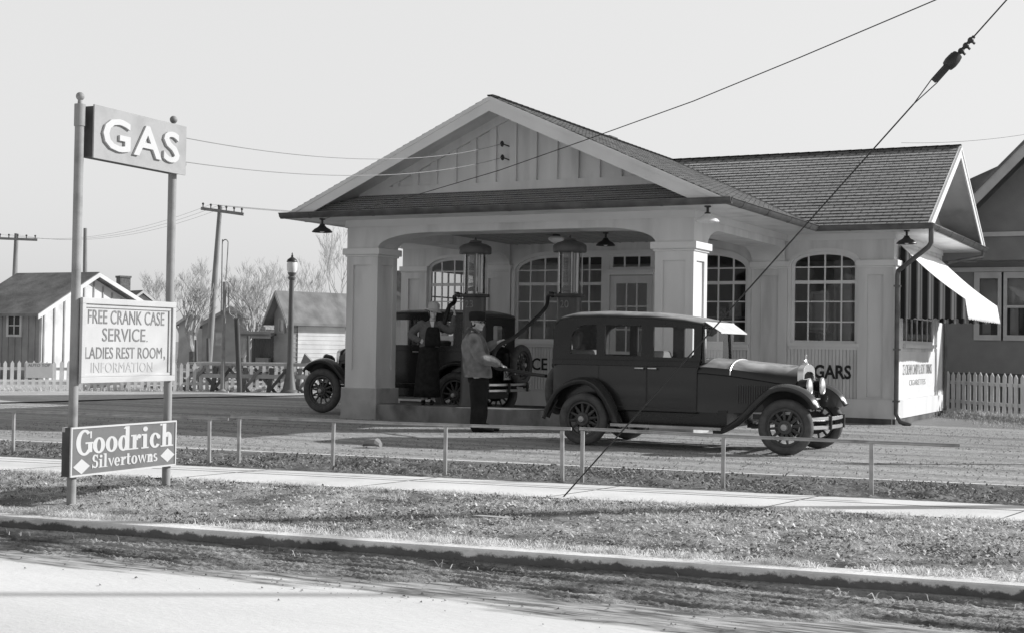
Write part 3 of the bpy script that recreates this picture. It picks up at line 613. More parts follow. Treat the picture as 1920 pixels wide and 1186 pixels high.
# lamps hanging from the eaves
def bell_lamp(label, loc, s=1.0):
    t = T('eave_lamp', label, 'lamp', (0, 0, 0), 'shaded lamps under the eaves')
    f = MB(); f.lathe([(.05, 0), (.05, -.02), (.02, -.03), (.02, -.09), (.045, -.1), (.05, -.15)], n=14); P(t, 'fitting', f, M['dark'], smooth=40)
    sh = MB(); sh.lathe([(.05, -.12), (.075, -.15), (.13, -.18), (.17, -.22), (.172, -.235), (.16, -.228), (.12, -.19), (.07, -.165), (.04, -.14)], n=22, caps=False); P(t, 'shade', sh, M['dark'], smooth=50)
    b = MB(); b.ball((0, 0, -.2), .045, 10); P(t, 'bulb', b, M['milk'], smooth=180)
    place(t, loc); return t
bell_lamp('dark bell-shaped lamp under the left front corner of the canopy eaves', (-13.5, 19.2, 3.36))
l2 = bell_lamp('pale enamel lamp under the canopy eaves above the right pier', (-6.71, 19.25, 3.36))
for c in l2.children:
    if c.name.startswith('shade'): c.data.materials[0] = M['milk']
bell_lamp('small bell lamp under the wing eaves beside the awning', (-4.84, 24.2, 3.36)); bell_lamp('dark bell lamp hanging from the canopy ceiling in front of the shop door', (-9.69, 22.4, 3.29))
t = T('ceiling_globe', 'white glass ceiling globe hanging inside the canopy above the right pump', 'lamp', (0, 0, 0))
f = MB(); f.lathe([(.07, 0), (.07, -.03), (.1, -.04)], n=14); P(t, 'fitting', f, M['dark'], smooth=40)
b = MB(); b.lathe([(.1, -.04), (.15, -.07), (.15, -.1), (.09, -.15), (.0, -.18)], n=18); P(t, 'globe', b, M['milk'], smooth=60); place(t, (-10.7, 22.5, 3.29))
# awning
def stripe_mat():
    m = mat('awning_canvas', .5, .8, .1, 3, .15); N = m.node_tree.nodes; L = m.node_tree.links; b = N['Principled BSDF']
    tc = [n for n in N if n.type == 'TEX_COORD'][0]; s = N.new('ShaderNodeSeparateXYZ'); L.new(tc.outputs['UV'], s.inputs[0])
    fr = N.new('ShaderNodeMath'); fr.operation = 'FRACT'; mu = N.new('ShaderNodeMath'); mu.operation = 'MULTIPLY'; mu.inputs[1].default_value = 5.2; L.new(s.outputs[0], mu.inputs[0]); L.new(mu.outputs[0], fr.inputs[0])
    cr = N.new('ShaderNodeValToRGB'); cr.color_ramp.interpolation = 'CONSTANT'; e = cr.color_ramp.elements
    e[0].position = 0; e[0].color = (.03, .03, .03, 1); e[1].position = .42; e[1].color = (.14, .14, .14, 1)
    for p, v in ((.55, .5), (.75, .22), (.85, .5), (.92, .12)): q = e.new(p); q.color = (v, v, v, 1)
    L.new(fr.outputs[0], cr.inputs[0]); L.new(cr.outputs[0], b.inputs['Base Color']); return m
AW = T('striped_awning', 'striped canvas awning stretched out over the side window of the filling station', 'awning', (-5.1, 26.8, 3.15)); AWM = stripe_mat()
yA, yB, xO, zF, zV, zTop = 24.95, 28.75, -3.98, 2.2, 1.86, 3.17
def uvgrid(name, fn, nu, nv, uvf, m, **k):
    mb = MB(); vs = [fn(i/nu, j/nv) for i in range(nu+1) for j in range(nv+1)]; n0 = 0
    fs = []
    for i in range(nu):
        for j in range(nv):
            ids = [(i, j), (i+1, j), (i+1, j+1), (i, j+1)]; fs.append(tuple(a*(nv+1)+b for a, b in ids)); mb.uv[len(fs)-1] = [uvf(a/nu, b/nv) for a, b in ids]
    mb.add(vs, fs); return P(AW, name, mb, m, smooth=180, **k)
AWT = mat('sunlit_awning_canvas', .78, .8, .06, 3, .15)  # stripes left off top and valance: sun glare is put into the pale colour
uvgrid('top_cloth', lambda u, v: (BX1+.03+(xO-BX1-.03)*v, yA+(yB-yA)*u, zTop+(zF-zTop)*v-.05*math.sin(math.pi*v)-.012*math.sin(math.pi*u*6)*math.sin(math.pi*v)), 24, 12, lambda u, v: (u*3.8, v), AWT, solid=.004)
for yy, nm in ((yA, 'side_flap'), (yB, 'side_flap')):
    uvgrid(nm, lambda u, v: (BX1+.04+(xO-BX1-.04)*u, yy+.012*math.sin(u*38)*(1-.5*v), (zV)+((zTop+(zF-zTop)*u-.05*math.sin(math.pi*u)-.004)-zV)*v+(.012*math.sin(u*60) if v == 0 else 0)), 60, 8, lambda u, v: (u*1.1, v), AWM, solid=.003)
uvgrid('valance', lambda u, v: (xO+.03*math.sin(u*9)*v+.05*v, yA+(yB-yA)*u, zF-.003+(zV-zF)*v*(1 if v < 1 else .97+.05*abs(math.sin(u*math.pi*16)))), 96, 4, lambda u, v: (u*3.8, v), AWT, solid=.003)
fr = MB(); fr.tube([(BX1+.02, yA+.03, 2.2), (xO-.02, yA+.03, zF-.01), (xO-.02, yB-.03, zF-.01), (BX1+.02, yB-.03, 2.2)], .012, 6); P(AW, 'frame_rod', fr, M['dark'])
# insulators on the gable
# ------------------------------------------------------------------ roadside sign
SG = T('roadside_sign', 'tall roadside sign on two posts with GAS box, service board and banner', 'sign', (-8.36, 9.0, -.06))
PA, PB = Vector((-8.36, 8.43, -.1)), Vector((-8.44, 9.66, -.1)); SDIR = (PB-PA).normalized(); SN = Vector((SDIR.y, -SDIR.x, 0))
def sp(u, v, t): return PA+SDIR*u+SN*t+Vector((0, 0, v+.1))
M['galv'] = mat('post_paint', .3, .6, .12, 6, .4, stain=.4, sscale=4)
for q in (PA, PB):
    mb = MB(); mb.tube([(q.x, q.y, -.15), (q.x, q.y, 3.17)], .038, 14); mb.lathe([(.045, 3.02), (.045, 3.2), (.02, 3.205), (.018, 3.235)], (q.x, q.y, 0), n=14)
    p = P(SG, 'post', mb, M['galv'], smooth=40); b = MB(); b.ball((q.x, q.y, 3.265), .035, 14); P(p, 'finial', b, M['galv'], smooth=180)
Lp = (PB-PA).length
def sbox(mb, u0, u1, v0, v1, t0, t1): return mb.add([sp(u, v, t) for u in (u0, u1) for v in (v0, v1) for t in (t0, t1)], [(0, 1, 3, 2), (4, 6, 7, 5), (0, 4, 5, 1), (2, 3, 7, 6), (0, 2, 6, 4), (1, 5, 7, 3)])
M['signgrey'] = mat('sign_grey', .35, .6, .14, 5, .3, stain=.25, sscale=5); M['signdark'] = mat('sign_box_side', .08, .6, .3, 6, .3)
M['banner'] = mat('banner_enamel', .16, .35, .18, 6, .5, stain=.2, sscale=6); M['signwhite'] = mat('sign_white', .5, .5, .06, 4, .3, stain=.08, sscale=3)
M['letter_white'] = mat('letter_white', .53, .5, .04, 4, .3); M['faded'] = mat('faded_lettering', .2, .7, .2, 20, .2); M['ghost'] = mat('ghost_lettering', .455, .7, .06, 20, .2)
mb = MB(); sbox(mb, .07, Lp+.05, 2.775, 3.195, -.055, .085); p = P(SG, 'sign_box', mb, M['signdark'], bevel=.006)
fc = MB(); sbox(fc, .06, Lp+.06, 2.765, 3.205, .0855, .1); P(p, 'face', fc, M['signgrey'])
tx = MB(); text(tx, 'GAS', lambda u, v, t: sp(.15+u, 2.85+v, .1005+t), 1.02, .275, .018, .022, 1.12); P(p, 'lettering', tx, M['letter_white'])
iv = MB()
for v in (3.12, 2.9): iv.tube([sp(Lp+.06, v, .02), sp(Lp+.12, v, .02)], [.018, .026], 8)
iv.tube([sp(Lp+.06, 3.2, .02), sp(Lp+.09, 3.12, .05), sp(Lp+.12, 2.98, .03), sp(Lp+.15, 2.88, .03), sp(Lp+.13, 2.8, .03)], .006, 5); P(p, 'insulator', iv, M['dark'])
mb = MB(); sbox(mb, .02, Lp-.02, .925, 1.605, -.02, .045); p = P(SG, 'notice_board', mb, M['signwhite'])
fr = MB()
for (u0, u1, v0, v1) in ((.0, Lp, 1.565, 1.615), (.0, Lp, .915, .965), (.0, .045, .9655, 1.5645), (Lp-.045, Lp, .9655, 1.5645)): sbox(fr, u0, u1, v0, v1, .0455, .075)
for (u0, u1, v0, v1) in ((.046, Lp-.046, 1.535, 1.5645), (.046, Lp-.046, .9655, .99), (Lp-.075, Lp-.046, .9905, 1.5345)): sbox(fr, u0, u1, v0, v1, .0455, .058)
P(p, 'frame', fr, M['signwhite'], bevel=.004)
tx = MB()
for s_, u, v, w_, h in (('FREE CRANK CASE', .10, 1.405, 1.0, .115), ('SERVICE', .28, 1.26, .56, .112), ('LADIES REST ROOM', .075, 1.115, 1.0, .098)): text(tx, s_, lambda a, b, t: sp(u+a, v+b, .0455+t), w_, h, .0, .003)
text(tx, '.', lambda a, b, t: sp(.86+a, 1.26+b, .0455+t), .012, .012, 0, .003); text(tx, ',', lambda a, b, t: sp(1.10+a, 1.1+b, .0455+t), .02, .035, 0, .003)
P(p, 'lettering', tx, M['faded']); tx = MB(); text(tx, 'INFORMATION', lambda a, b, t: sp(.15+a, 1.0+b, .0455+t), .8, .085, .0, .003); P(p, 'faded_lettering', tx, M['ghost'])
mb = MB(); sbox(mb, -.09, Lp+.035, .158, .557, -.03, .06); p = P(SG, 'banner_board', mb, M['signdark'])
B0 = .0605
fc = MB(); sbox(fc, -.085, Lp+.025, .17, .545, B0, B0+.006); P(p, 'face', fc, M['banner'])
fr = MB()
for (u0, u1, v0, v1) in ((-.1, Lp+.04, .545, .56), (-.1, Lp+.04, .155, .17), (-.1, -.085, .1705, .5445), (Lp+.025, Lp+.04, .1705, .5445)): sbox(fr, u0, u1, v0, v1, B0, B0+.014)
P(p, 'frame', fr, M['letter_white'])
tb = MB(); sbox(tb, -.0915, -.06, .52, .5585, -.0315, .0); P(p, 'end_tab', tb, M['letter_white'])
# heavy roman letters drawn stroke by stroke
zc = [0]
LM = MB()
def piece(poly, holes=()):
    zc[0] += 1; d = B0+.0085+.00012*(zc[0] % 24)
    LM.plate(poly, holes, lambda u, v, t: sp(u, v, t), B0+.0062, d)
def ell(cx, cy, a, b, n=28, t0=0, t1=360): return [(cx+a*math.cos(R(t0+(t1-t0)*i/n)), cy+b*math.sin(R(t0+(t1-t0)*i/n))) for i in range(n+(t1-t0 < 360))][:n+1 if t1-t0 < 360 else n]
def ring(cx, cy, a, b, sx, sy, t0=0, t1=360, n=28):
    if t1-t0 >= 360: piece(ell(cx, cy, a, b, n), [ell(cx, cy, a-sx, b-sy, n)])
    else: piece(ell(cx, cy, a, b, n, t0, t1)+ell(cx, cy, a-sx, b-sy, n, t0, t1)[::-1])
def rect(x0, x1, y0, y1): piece([(x0, y0), (x1, y0), (x1, y1), (x0, y1)])
def roman(s, u0, v0, X, W_, k=1.0):
    """stroke-built roman: x-height X, letter width W_; returns the end"""
    st = W_*.34; sf = W_*.16; u = u0; A = X*1.62
    for c in s:
        if c == 'G':
            a = W_*.66; cy = v0+A*.46; ring(u+a, cy, a, A*.52, st*1.05, A*.1, 48, 318); rect(u+a*1.42, u+a*1.42+st, v0+A*.06, v0+A*.42); rect(u+a*1.1, u+a*2.05, v0+A*.40, v0+A*.47); rect(u+a*1.66, u+a*1.85, v0+A*.62, v0+A*.9); u += a*2.0
        elif c == 'o': ring(u+W_*.5, v0+X*.5, W_*.5, X*.53, st, X*.13); u += W_*1.04
        elif c == 'd':
            ring(u+W_*.46, v0+X*.5, W_*.46, X*.53, st, X*.13); rect(u+W_*.62, u+W_*.62+st, v0, v0+A); piece([(u+W_*.44, v0+A*.9), (u+W_*.66, v0+A*.9), (u+W_*.66, v0+A), (u+W_*.6, v0+A)]); rect(u+W_*.9, u+W_*1.1, v0, v0+X*.09); u += W_*1.08
        elif c in 'rn':
            rect(u+sf, u+sf+st, v0, v0+X); rect(u, u+sf*2+st, v0, v0+X*.09); rect(u, u+sf*1.4, v0+X*.9, v0+X)
            if c == 'r': piece(ell(u+W_*.74, v0+X*.87, W_*.17, X*.15, 16)); ring(u+W_*.72, v0+X*.55, W_*.3, X*.47, W_*.2, X*.12, 70, 170, 10); u += W_*.92
            else: ring(u+W_*.66, v0+X*.62, W_*.34, X*.4, st, X*.14, 0, 170, 14); rect(u+W_*1.0-st, u+W_*1.0, v0, v0+X*.63); rect(u+W_*.6, u+W_*1.12, v0, v0+X*.09); u += W_*1.14
        elif c == 'i': rect(u+sf, u+sf+st, v0, v0+X); rect(u, u+sf*2+st, v0, v0+X*.09); rect(u, u+sf*1.2, v0+X*.9, v0+X); piece(ell(u+sf+st*.55, v0+X*1.34, st*.62, X*.17, 16)); u += sf*2+st+W_*.08
        elif c == 'l': rect(u+sf, u+sf+st, v0, v0+A); rect(u, u+sf*2+st, v0, v0+X*.09); rect(u, u+sf*1.2, v0+A*.93, v0+A); u += sf*2+st+W_*.06
        elif c == 'c': ring(u+W_*.5, v0+X*.5, W_*.5, X*.53, st, X*.13, 38, 325); piece(ell(u+W_*.8, v0+X*.74, W_*.17, X*.15, 14)); u += W_*1.0
        elif c == 'h':
            rect(u+sf, u+sf+st, v0, v0+A); rect(u, u+sf*2+st, v0, v0+X*.09); rect(u-sf*.2, u+sf*1.2, v0+A*.92, v0+A); ring(u+W_*.7, v0+X*.62, W_*.36, X*.4, st, X*.14, 0, 170, 14); rect(u+W_*1.06-st, u+W_*1.06, v0, v0+X*.63); rect(u+W_*.64, u+W_*1.2, v0, v0+X*.09); u += W_*1.2
        elif c == 'S':
            h = A*.98; ring(u+W_*.45, v0+h*.73, W_*.42, h*.27, st*.95, h*.08, 30, 270, 18); ring(u+W_*.45, v0+h*.28, W_*.46, h*.28, st*.95, h*.08, -150, 90, 18); rect(u+W_*.7, u+W_*.84, v0+h*.72, v0+h*.98); rect(u+W_*.0, u+W_*.13, v0, v0+h*.28); u += W_*.98
        elif c == 'v': piece([(u, v0+X), (u+st, v0+X), (u+W_*.58, v0+X*.2), (u+W_*.5, v0)]); piece([(u+W_*.48, v0), (u+W_*.56, v0), (u+W_*.98, v0+X), (u+W_*.78, v0+X)]); u += W_*.98
        elif c == 'w':
            for q in (0, W_*.62): piece([(u+q, v0+X), (u+q+st, v0+X), (u+q+W_*.5, v0+X*.2), (u+q+W_*.44, v0)]); piece([(u+q+W_*.42, v0), (u+q+W_*.5, v0), (u+q+W_*.84, v0+X), (u+q+W_*.66, v0+X)])
            u += W_*1.5
        elif c == 'e': ring(u+W_*.46, v0+X*.5, W_*.46, X*.53, st, X*.12, 0, 320); rect(u+W_*.2, u+W_*.86, v0+X*.45, v0+X*.55); u += W_*.96
        elif c == 't': rect(u+sf, u+sf+st, v0+X*.1, v0+X*1.35); rect(u, u+sf*2.4+st, v0+X*.9, v0+X); ring(u+sf+st*.5+W_*.2, v0+X*.2, W_*.3, X*.22, st*.6, X*.1, 190, 330, 10); u += sf*2+st+W_*.16
        elif c == 's': ring(u+W_*.36, v0+X*.73, W_*.33, X*.28, st*.85, X*.1, 30, 270, 14); ring(u+W_*.36, v0+X*.28, W_*.36, X*.28, st*.85, X*.1, -150, 90, 14); u += W_*.8
    return u
roman('Goodrich', -.035, .335, .126, .152); KEEP = LM; LM = MB(); adv_ = roman('Silvertowns', 0, 0, .1, 1.0); LM = KEEP; roman('Silvertowns', .16, .212, .07, .86/adv_)
for cu, cv in ((.035, .235), (1.155, .255)): piece([(cu-.1, cv), (cu, cv-.062), (cu+.1, cv), (cu, cv+.062)])
P(p, 'lettering', LM, M['letter_white'])
# ------------------------------------------------------------------ pipe rails along the walk
Y_rail = line(12.75, .152)
def rail(label, xa, xb, posts, za, zb):
    t = T('pipe_rail', label, 'railing', (xa, Y_rail(xa), 0), 'low pipe rails beside the sidewalk')
    f = lambda x: za+(zb-za)*(x-xa)/(xb-xa)
    mb = MB(); mb.tube([(xa, Y_rail(xa), f(xa)), ((xa+xb)/2, Y_rail((xa+xb)/2), f((xa+xb)/2)-.008), (xb, Y_rail(xb), f(xb))], .016, 10); P(t, 'rail', mb, M['galvr'], smooth=40)
    for x in posts:
        mb = MB(); mb.bar((x, Y_rail(x), -.1), (x+.01*math.sin(x*7), Y_rail(x), f(x)-.018), .035, .02, (0, 1, 0)); P(t, 'post', mb, M['galvr'])
M['galvr'] = mat('rail_paint', .36, .45, .2, 9, .4, metal=.3, stain=.4, sscale=6)
rail('pale pipe rail along the walk behind the roadside sign', -15.4, -9.12, [-13.6, -11.74, -9.33], .49, .475)
rail('middle pipe rail along the walk in front of the pump island', -9.09, -5.48, [-8.99, -7.94, -6.74, -5.56], .50, .50)
rail('dark pipe rail along the walk in front of the parked sedan', -5.4, -2.02, [-5.37, -4.05, -2.75], .505, .475)
# ------------------------------------------------------------------ island and pumps
mb = MB(); mb.box(XL2+.055, XR1-.055, 19.62, 20.37, -.08, .262); M['island'] = mat('oil_stained_concrete', .24, .85, .35, 2.2, .2, bump=.3, bscale=30, stain=.6, sscale=2.4, stretch=(1, 1, .6)); S('pump_island', mb, M['island'], (CX, 20, 0), 'stained concrete pump island between the two canopy piers', 'pump island', bevel=.02)
M['pump'] = mat('pump_paint', .075, .4, .12, 4, .5, stain=.25, sscale=3); M['fuel'] = mat('fuel_gauge', .3, .5, .2, 6)
def pump(label, price):
    t = T('gas_pump', label, 'gas pump', (0, 0, 0), 'visible-cylinder gas pumps on the island')
    mb = MB(); mb.lathe([(.24, 0), (.24, .05), (.225, .08), (.215, .12), (.2, .9), (.19, 1.3), (.19, 1.80)], n=28); b = P(t, 'column', mb, M['pump'], smooth=35)
    dz = MB(); dz.plate([(-.09, .5), (.09, .5), (.09, 1.2), (-.09, 1.2)], [], XZ, -.222, -.19); P(b, 'service_door', dz, M['pump'], bevel=.01)
    tx = MB()
    def on(u, v, w_): a = u/.2; return ((.193+w_)*math.sin(a-.35), -(.193+w_)*math.cos(a-.35), 1.62+v)
    text(tx, price, on, .15, .12, .01, .004); P(b, 'lettering', tx, M['faded'])
    r = MB(); r.lathe([(.15, 1.79), (.245, 1.80), (.25, 1.82), (.245, 1.845), (.15, 1.85)], n=28); P(t, 'lower_ring', r, M['dark'], smooth=40)
    g = MB(); g.lathe([(.172, 1.85), (.172, 2.52)], n=32, caps=False); P(t, 'glass_cylinder', g, M['cyl'], smooth=180)
    gi = MB(); gi.tube([(0, 0, 1.85), (0, 0, 2.5)], .02, 8); gi.tube([(.05, .03, 1.85), (.05, .03, 2.5)], .012, 6)
    for i in range(10): gi.box(-.09, -.02, -.004, .004, 1.9+i*.06, 1.906+i*.06)
    gi.lathe([(.12, 1.9), (.13, 1.93), (.05, 1.97)], n=14); P(t, 'gauge', gi, M['fuel'], smooth=40)
    gp = MB(); gp.loft([[(.158*math.cos(R(a)), .158*math.sin(R(a)), z) for a in range(-40, 1, 5)] for z in (1.87, 2.49)], caps=False, closed=False); P(t, 'highlight_strip', gp, M['chrome'], smooth=180)  # chrome arc added inside the cylinder to stand in for the glass highlight
    rods = MB()
    for k in range(5): a = .3+k*2*math.pi/5; rods.tube([(.2*math.cos(a), .2*math.sin(a), 1.84), (.2*math.cos(a), .2*math.sin(a), 2.52)], .011, 6)
    P(t, 'tie_rod', rods, M['metal'])
    c = MB(); c.lathe([(.17, 2.5), (.262, 2.51), (.27, 2.53), (.27, 2.61), (.255, 2.635), (.2, 2.665), (.11, 2.69), (.1, 2.705), (.105, 2.725), (.06, 2.735), (.02, 2.74), (.016, 2.775), (.0, 2.785)], n=28); P(t, 'cap', c, M['pump'], smooth=35)
    e = MB(); e.tube([(-.2, -.05, 1.83), (-.3, -.08, 1.83), (-.33, -.09, 1.80)], [.035, .032, .026], 10); e.ball((-.26, -.07, 1.83), .045, 10); e.tube([(-.24, -.1, 1.87), (-.3, -.14, 1.87)], .012, 6); P(t, 'outlet', e, M['dark'], smooth=50)
    return t
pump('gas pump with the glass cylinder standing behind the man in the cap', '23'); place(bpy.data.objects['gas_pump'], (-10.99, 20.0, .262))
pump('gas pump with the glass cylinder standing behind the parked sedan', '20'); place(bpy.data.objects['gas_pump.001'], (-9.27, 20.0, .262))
M['hose'] = mat('hose_rubber', .02, .55, .2, 20, .4)
def hose(label, pts, r, loc):
    mb = MB(); P4 = [Vector(p) for p in pts]; out = []
    for i in range(len(P4)-1):
        p0, p1, p2, p3 = P4[max(i-1, 0)], P4[i], P4[i+1], P4[min(i+2, len(P4)-1)]
        for k in range(8):
            t = k/8; out.append(.5*((2*p1)+(p2-p0)*t+(2*p0-5*p1+4*p2-p3)*t*t+(3*p1-p0-3*p2+p3)*t**3))
    out.append(P4[-1]); mb.tube(out, r, 9); return S('pump_hose', mb, M['hose'], loc, label, 'hose', 'pump hoses', smooth=180)
def dp(px, py, d): return at(px, py, d=d)
hose('black pump hose running down from the right pump to the man in the cap', [(-9.6, 19.91, 2.06), dp(1022, 578, 21.7), dp(990, 610, 21.1), dp(962, 633, 20.6), dp(940, 644, 20.42), dp(929, 657, 20.40), dp(925, 674, 20.35), dp(930, 688, 20.3), dp(942, 691, 20.28)], .03, (-9.3, 19.5, 1.0))
hose('short black pump hose bent down from the pump beside the woman', [(-11.32, 19.91, 2.06), dp(852, 566, 23.3), dp(842, 576, 23.2), dp(836, 596, 23.15), dp(829, 622, 23.2)], .038, (-11.6, 19.9, .262))
nz = MB(); nz.tube([dp(940, 690, 20.28), dp(958, 694, 20.1), dp(975, 697, 19.85), dp(1000, 701, 19.5), dp(1024, 704, 19.15)], [.024, .026, .03, .027, .024], 10)
nz.tube([dp(945, 692, 20.26), dp(952, 704, 20.15), dp(966, 700, 20.0)], .01, 6); S('hose_nozzle', nz, M['hose'], tuple(dp(958, 694, 20.1)), 'dark hose nozzle held out to the rear of the sedan', 'nozzle', smooth=60)
# ------------------------------------------------------------------ wires
def wire(mb, p, q, sag, r, n=24):
    p, q = Vector(p), Vector(q); mb.tube([p+(q-p)*(i/n)-Vector((0, 0, sag*4*(i/n)*(1-i/n))) for i in range(n+1)], r, 6); return mb
e1, e2 = sp(Lp+.12, 3.12, .02), sp(Lp+.12, 2.9, .02); i1, i2 = Vector((-10.29, 19.56, 4.5)), Vector((-10.28, 19.56, 4.28))
S('electric_wire', wire(MB(), e1, i1, .22, .0045), M['palewire'], tuple(e1), 'upper thin wire from the roadside sign to the canopy gable', 'wire', 'wires from sign to gable')
S('electric_wire', wire(MB(), e2, i2, .20, .0045), M['palewire'], tuple(e2), 'lower thin wire from the roadside sign to the canopy gable', 'wire', 'wires from sign to gable')
for q, nm in ((i1, 'upper'), (i2, 'lower')):
    t = T('wire_insulator', nm+' black knob insulator screwed to the canopy gable boards', 'insulator', tuple(q)); mb = MB(); mb.ball(q, .035, 10, (1, 1, .8)); mb.lathe([(.045, -.01), (.05, .0), (.045, .01)], q, 'x', 12); P(t, 'knob', mb, M['dark'], smooth=60)
    a = MB(); a.tube([q, q+Vector((.1, .1, -.04)), q+Vector((.16, .125, -.05))], .01, 6); a.ball(q+Vector((.15, .12, -.05)), .02, 8); P(t, 'bracket', a, M['dark'])
A_ = Vector((-13.5, 18.86, 3.34)); B_ = at(1790, -14, Y=12.5)
mb = MB(); pts = [(605, 411), (783, 365), (935, 320), (1100, 262), (1300, 190), (1500, 108), (1755, 0), (1790, -16)]
n = len(pts); P_ = []
for i, q in enumerate(pts):
    f = (q[0]-605)/(1790-605); r = ray(*q)
    # on the vertical plane through both ends
    nn = (B_-A_).cross(Vector((0, 0, 1))); P_.append(Vector((0, 0, CAMZ))+r*((A_-Vector((0, 0, CAMZ))).dot(nn)/r.dot(nn)))
mb.tube(P_, .0055, 6); S('service_wire', mb, M['wire'], tuple(A_), 'twisted dark service wire slanting down to the left corner of the canopy eaves', 'wire')
# guy wire with strain insulator
G0 = at(1047, 941, z=-.05); G1 = at(2010, -137, Y=12.95); G1 = G0+(G1-G0)*1.75; gd = (G1-G0).normalized(); gn = gd.cross(FW).normalized()
def gpx(px):
    """point of the guy where it crosses picture column px"""
    lo, hi = 0., 1.
    for _ in range(40):
        m = (lo+hi)/2; p = G0+(G1-G0)*m-Vector((0, 0, CAMZ)); u = 960+FPX*p.dot(RT)/p.dot(FW)
        if u < px: lo = m
        else: hi = m
    return G0+(G1-G0)*lo
GY = T('guy_wire', 'steel guy wire slanting up from the parkway grass past a strain insulator', 'guy wire', tuple(G0))
a1, b0, b1, c1 = gpx(1713), gpx(1752), gpx(1776), gpx(1792)
mb = MB(); mb.tube([G0-gd*.2, a1], .007, 6)
for s_ in (-1, 1): mb.tube([a1, b0+gn*.028*s_, b1+gn*.028*s_, gpx(1782)+gn*.05*s_, c1+gn*.05*s_, c1+gd*.03], .005, 6)
mb.tube([c1, G1], .007, 6); P(GY, 'strand', mb, M['wire'])
mb = MB(); mb.bar(b0, b1, .068, .045, gn); P(GY, 'wood_strain', mb, M['dark'], bevel=.006)
mb = MB(); k = gpx(1785); mb.tube([k-gd*.075, k-gd*.06, k-gd*.02, k+gd*.03, k+gd*.075, k+gd*.08], [.025, .05, .058, .056, .046, .018], 14); P(GY, 'strain_insulator', mb, M['dark'], smooth=60)
mb = MB()
for px in (1802, 1811, 1820): k = gpx(px); mb.ball(k, .028, 8); mb.tube([k, k-gn*.05], .011, 6)
mb.tube([gpx(1797), gpx(1826)], .017, 6); P(GY, 'clamp', mb, M['dark'], smooth=60)
# the pole that holds the guy, just outside the frame: its shadow crosses the street
px_, py_ = G1.x, G1.y; PO = T('utility_pole', 'rough wooden utility pole to the right of the picture that holds the guy wire', 'utility pole', (px_, py_, 0)); mb = MB(); mb.tube([(px_, py_, -.5), (px_+.02, py_, G1.z+1)], [.13, .09], 14); P(PO, 'shaft', mb, M['pole'], smooth=60); mb = MB(); mb.box(px_-.16, px_-.095, py_-1.1, py_+1.1, G1.z+.3, G1.z+.42); P(PO, 'crossarm', mb, M['pole'])
S('messenger_cable', wire(MB(), (-15, 2.4, 7.4), (23, 26, 7.4), .1, .05, 40), M['wire'], (7.5, 16.4, 7.4), 'overhead cable above the street, seen by the soft shadow line it lays across the road', 'cable')
st = MB(); st.loft([[(-9.4+x, 14.33+w2*math.cos(a), .0+max(0, h+.75*h*math.sin(a))) for a in [.6+6.283*k/7 for k in range(7)]] for x, w2, h in ((0, .03, .03), (.04, .07, .05), (.12, .085, .065), (.2, .075, .07), (.25, .04, .04))]); S('loose_stone', st, M['wood'], (-9.3, 14.35, 0), 'pale lump of stone lying on the oily forecourt', 'stone')
pp = MB(); pp.plate([(-.14, -.03), (.12, -.05), (.15, .02), (-.1, .05)], [], lambda u, v, w_: (-4.56-.35+u, 9.25+v+.1*u, -.02+.05*abs(u)+w_), 0, .004); S('paper_scrap', pp, M['signwhite'], (-4.9, 9.25, -.02), 'pale scrap of paper lying on the parkway grass', 'paper')
# ------------------------------------------------------------------ cars (built nose to +x, then turned and parked)
def wheel_parts(root, x, y, r, out, w_=.13, spokes=12, nm='wheel'):
    """wood-spoked wheel in the plane y, 'out' = side of the hub cap"""
    fe = MB(); ri = r*.66
    fe.lathe([(ri*.9, -.03), (ri, -.03), (ri, .03), (ri*.9, .03), (ri*.9, -.03)], (x, y, r), 'y', 32, caps=False)
    for k in range(spokes):
        a = 2*math.pi*(k+.25)/spokes; c, s = math.cos(a), math.sin(a)
        fe.tube([(x+.05*c, y, r+.05*s), (x+.1*c, y, r+.1*s), (x+ri*.93*c, y, r+ri*.93*s)], [.02, .022, .015], 6)
    fe.lathe([(.0, -.05), (.085, -.05), (.09, .0), (.085, .035), (.0, .035)], (x, y, r), 'y', 18)
    wp = P(root, nm, fe, M['spoke'], smooth=40)
    ty = MB(); pr = []
    for k in range(17):
        t = 2*math.pi*k/16; pr.append((r*.83+(r*.17)*math.cos(t)*(1 if math.cos(t) < .8 else .97), w_/2*math.sin(t)))
    ty.lathe(pr, (x, y, r), 'y', 44, caps=False)
    for k in range(44):     # tread blocks
        a = 2*math.pi*k/44
        for sy in (-.035, 0, .035): ty.box(0, 0, 0, 0, 0, 0) if False else None
    P(wp, 'tyre', ty, M['rubber'], smooth=180)
    rm = MB(); rm.lathe([(ri, -.045), (r*.705, -.05), (r*.705, -.035), (ri, -.03)], (x, y, r), 'y', 36, caps=False); rm.lathe([(ri, .045), (r*.705, .05), (r*.705, .035), (ri, .03)], (x, y, r), 'y', 36, caps=False); P(wp, 'rim', rm, M['fenderp'], smooth=50)
    hb = MB(); hb.lathe([(.045, 0), (.045, .035*out), (.038, .06*out), (.0, .065*out)], (x, y+.035*out, r), 'y', 16); P(wp, 'hub_cap', hb, M['metal'], smooth=50)
    if nm == 'wheel': br = MB(); br.lathe([(.0, -.03), (.15, -.03), (.15, .04), (.0, .04)], (x, y-.07*out, r), 'y', 24); P(wp, 'brake_drum', br, M['black'], smooth=40)
    return wp
def spl(pts, n=8):
    P4 = [Vector(p) for p in pts]; out = []
    for i in range(len(P4)-1):
        p0, p1, p2, p3 = P4[max(i-1, 0)], P4[i], P4[i+1], P4[min(i+2, len(P4)-1)]
        for k in range(n):
            t = k/n; out.append(.5*((2*p1)+(p2-p0)*t+(2*p0-5*p1+4*p2-p3)*t*t+(3*p1-p0-3*p2+p3)*t**3))
    out.append(P4[-1]); return out
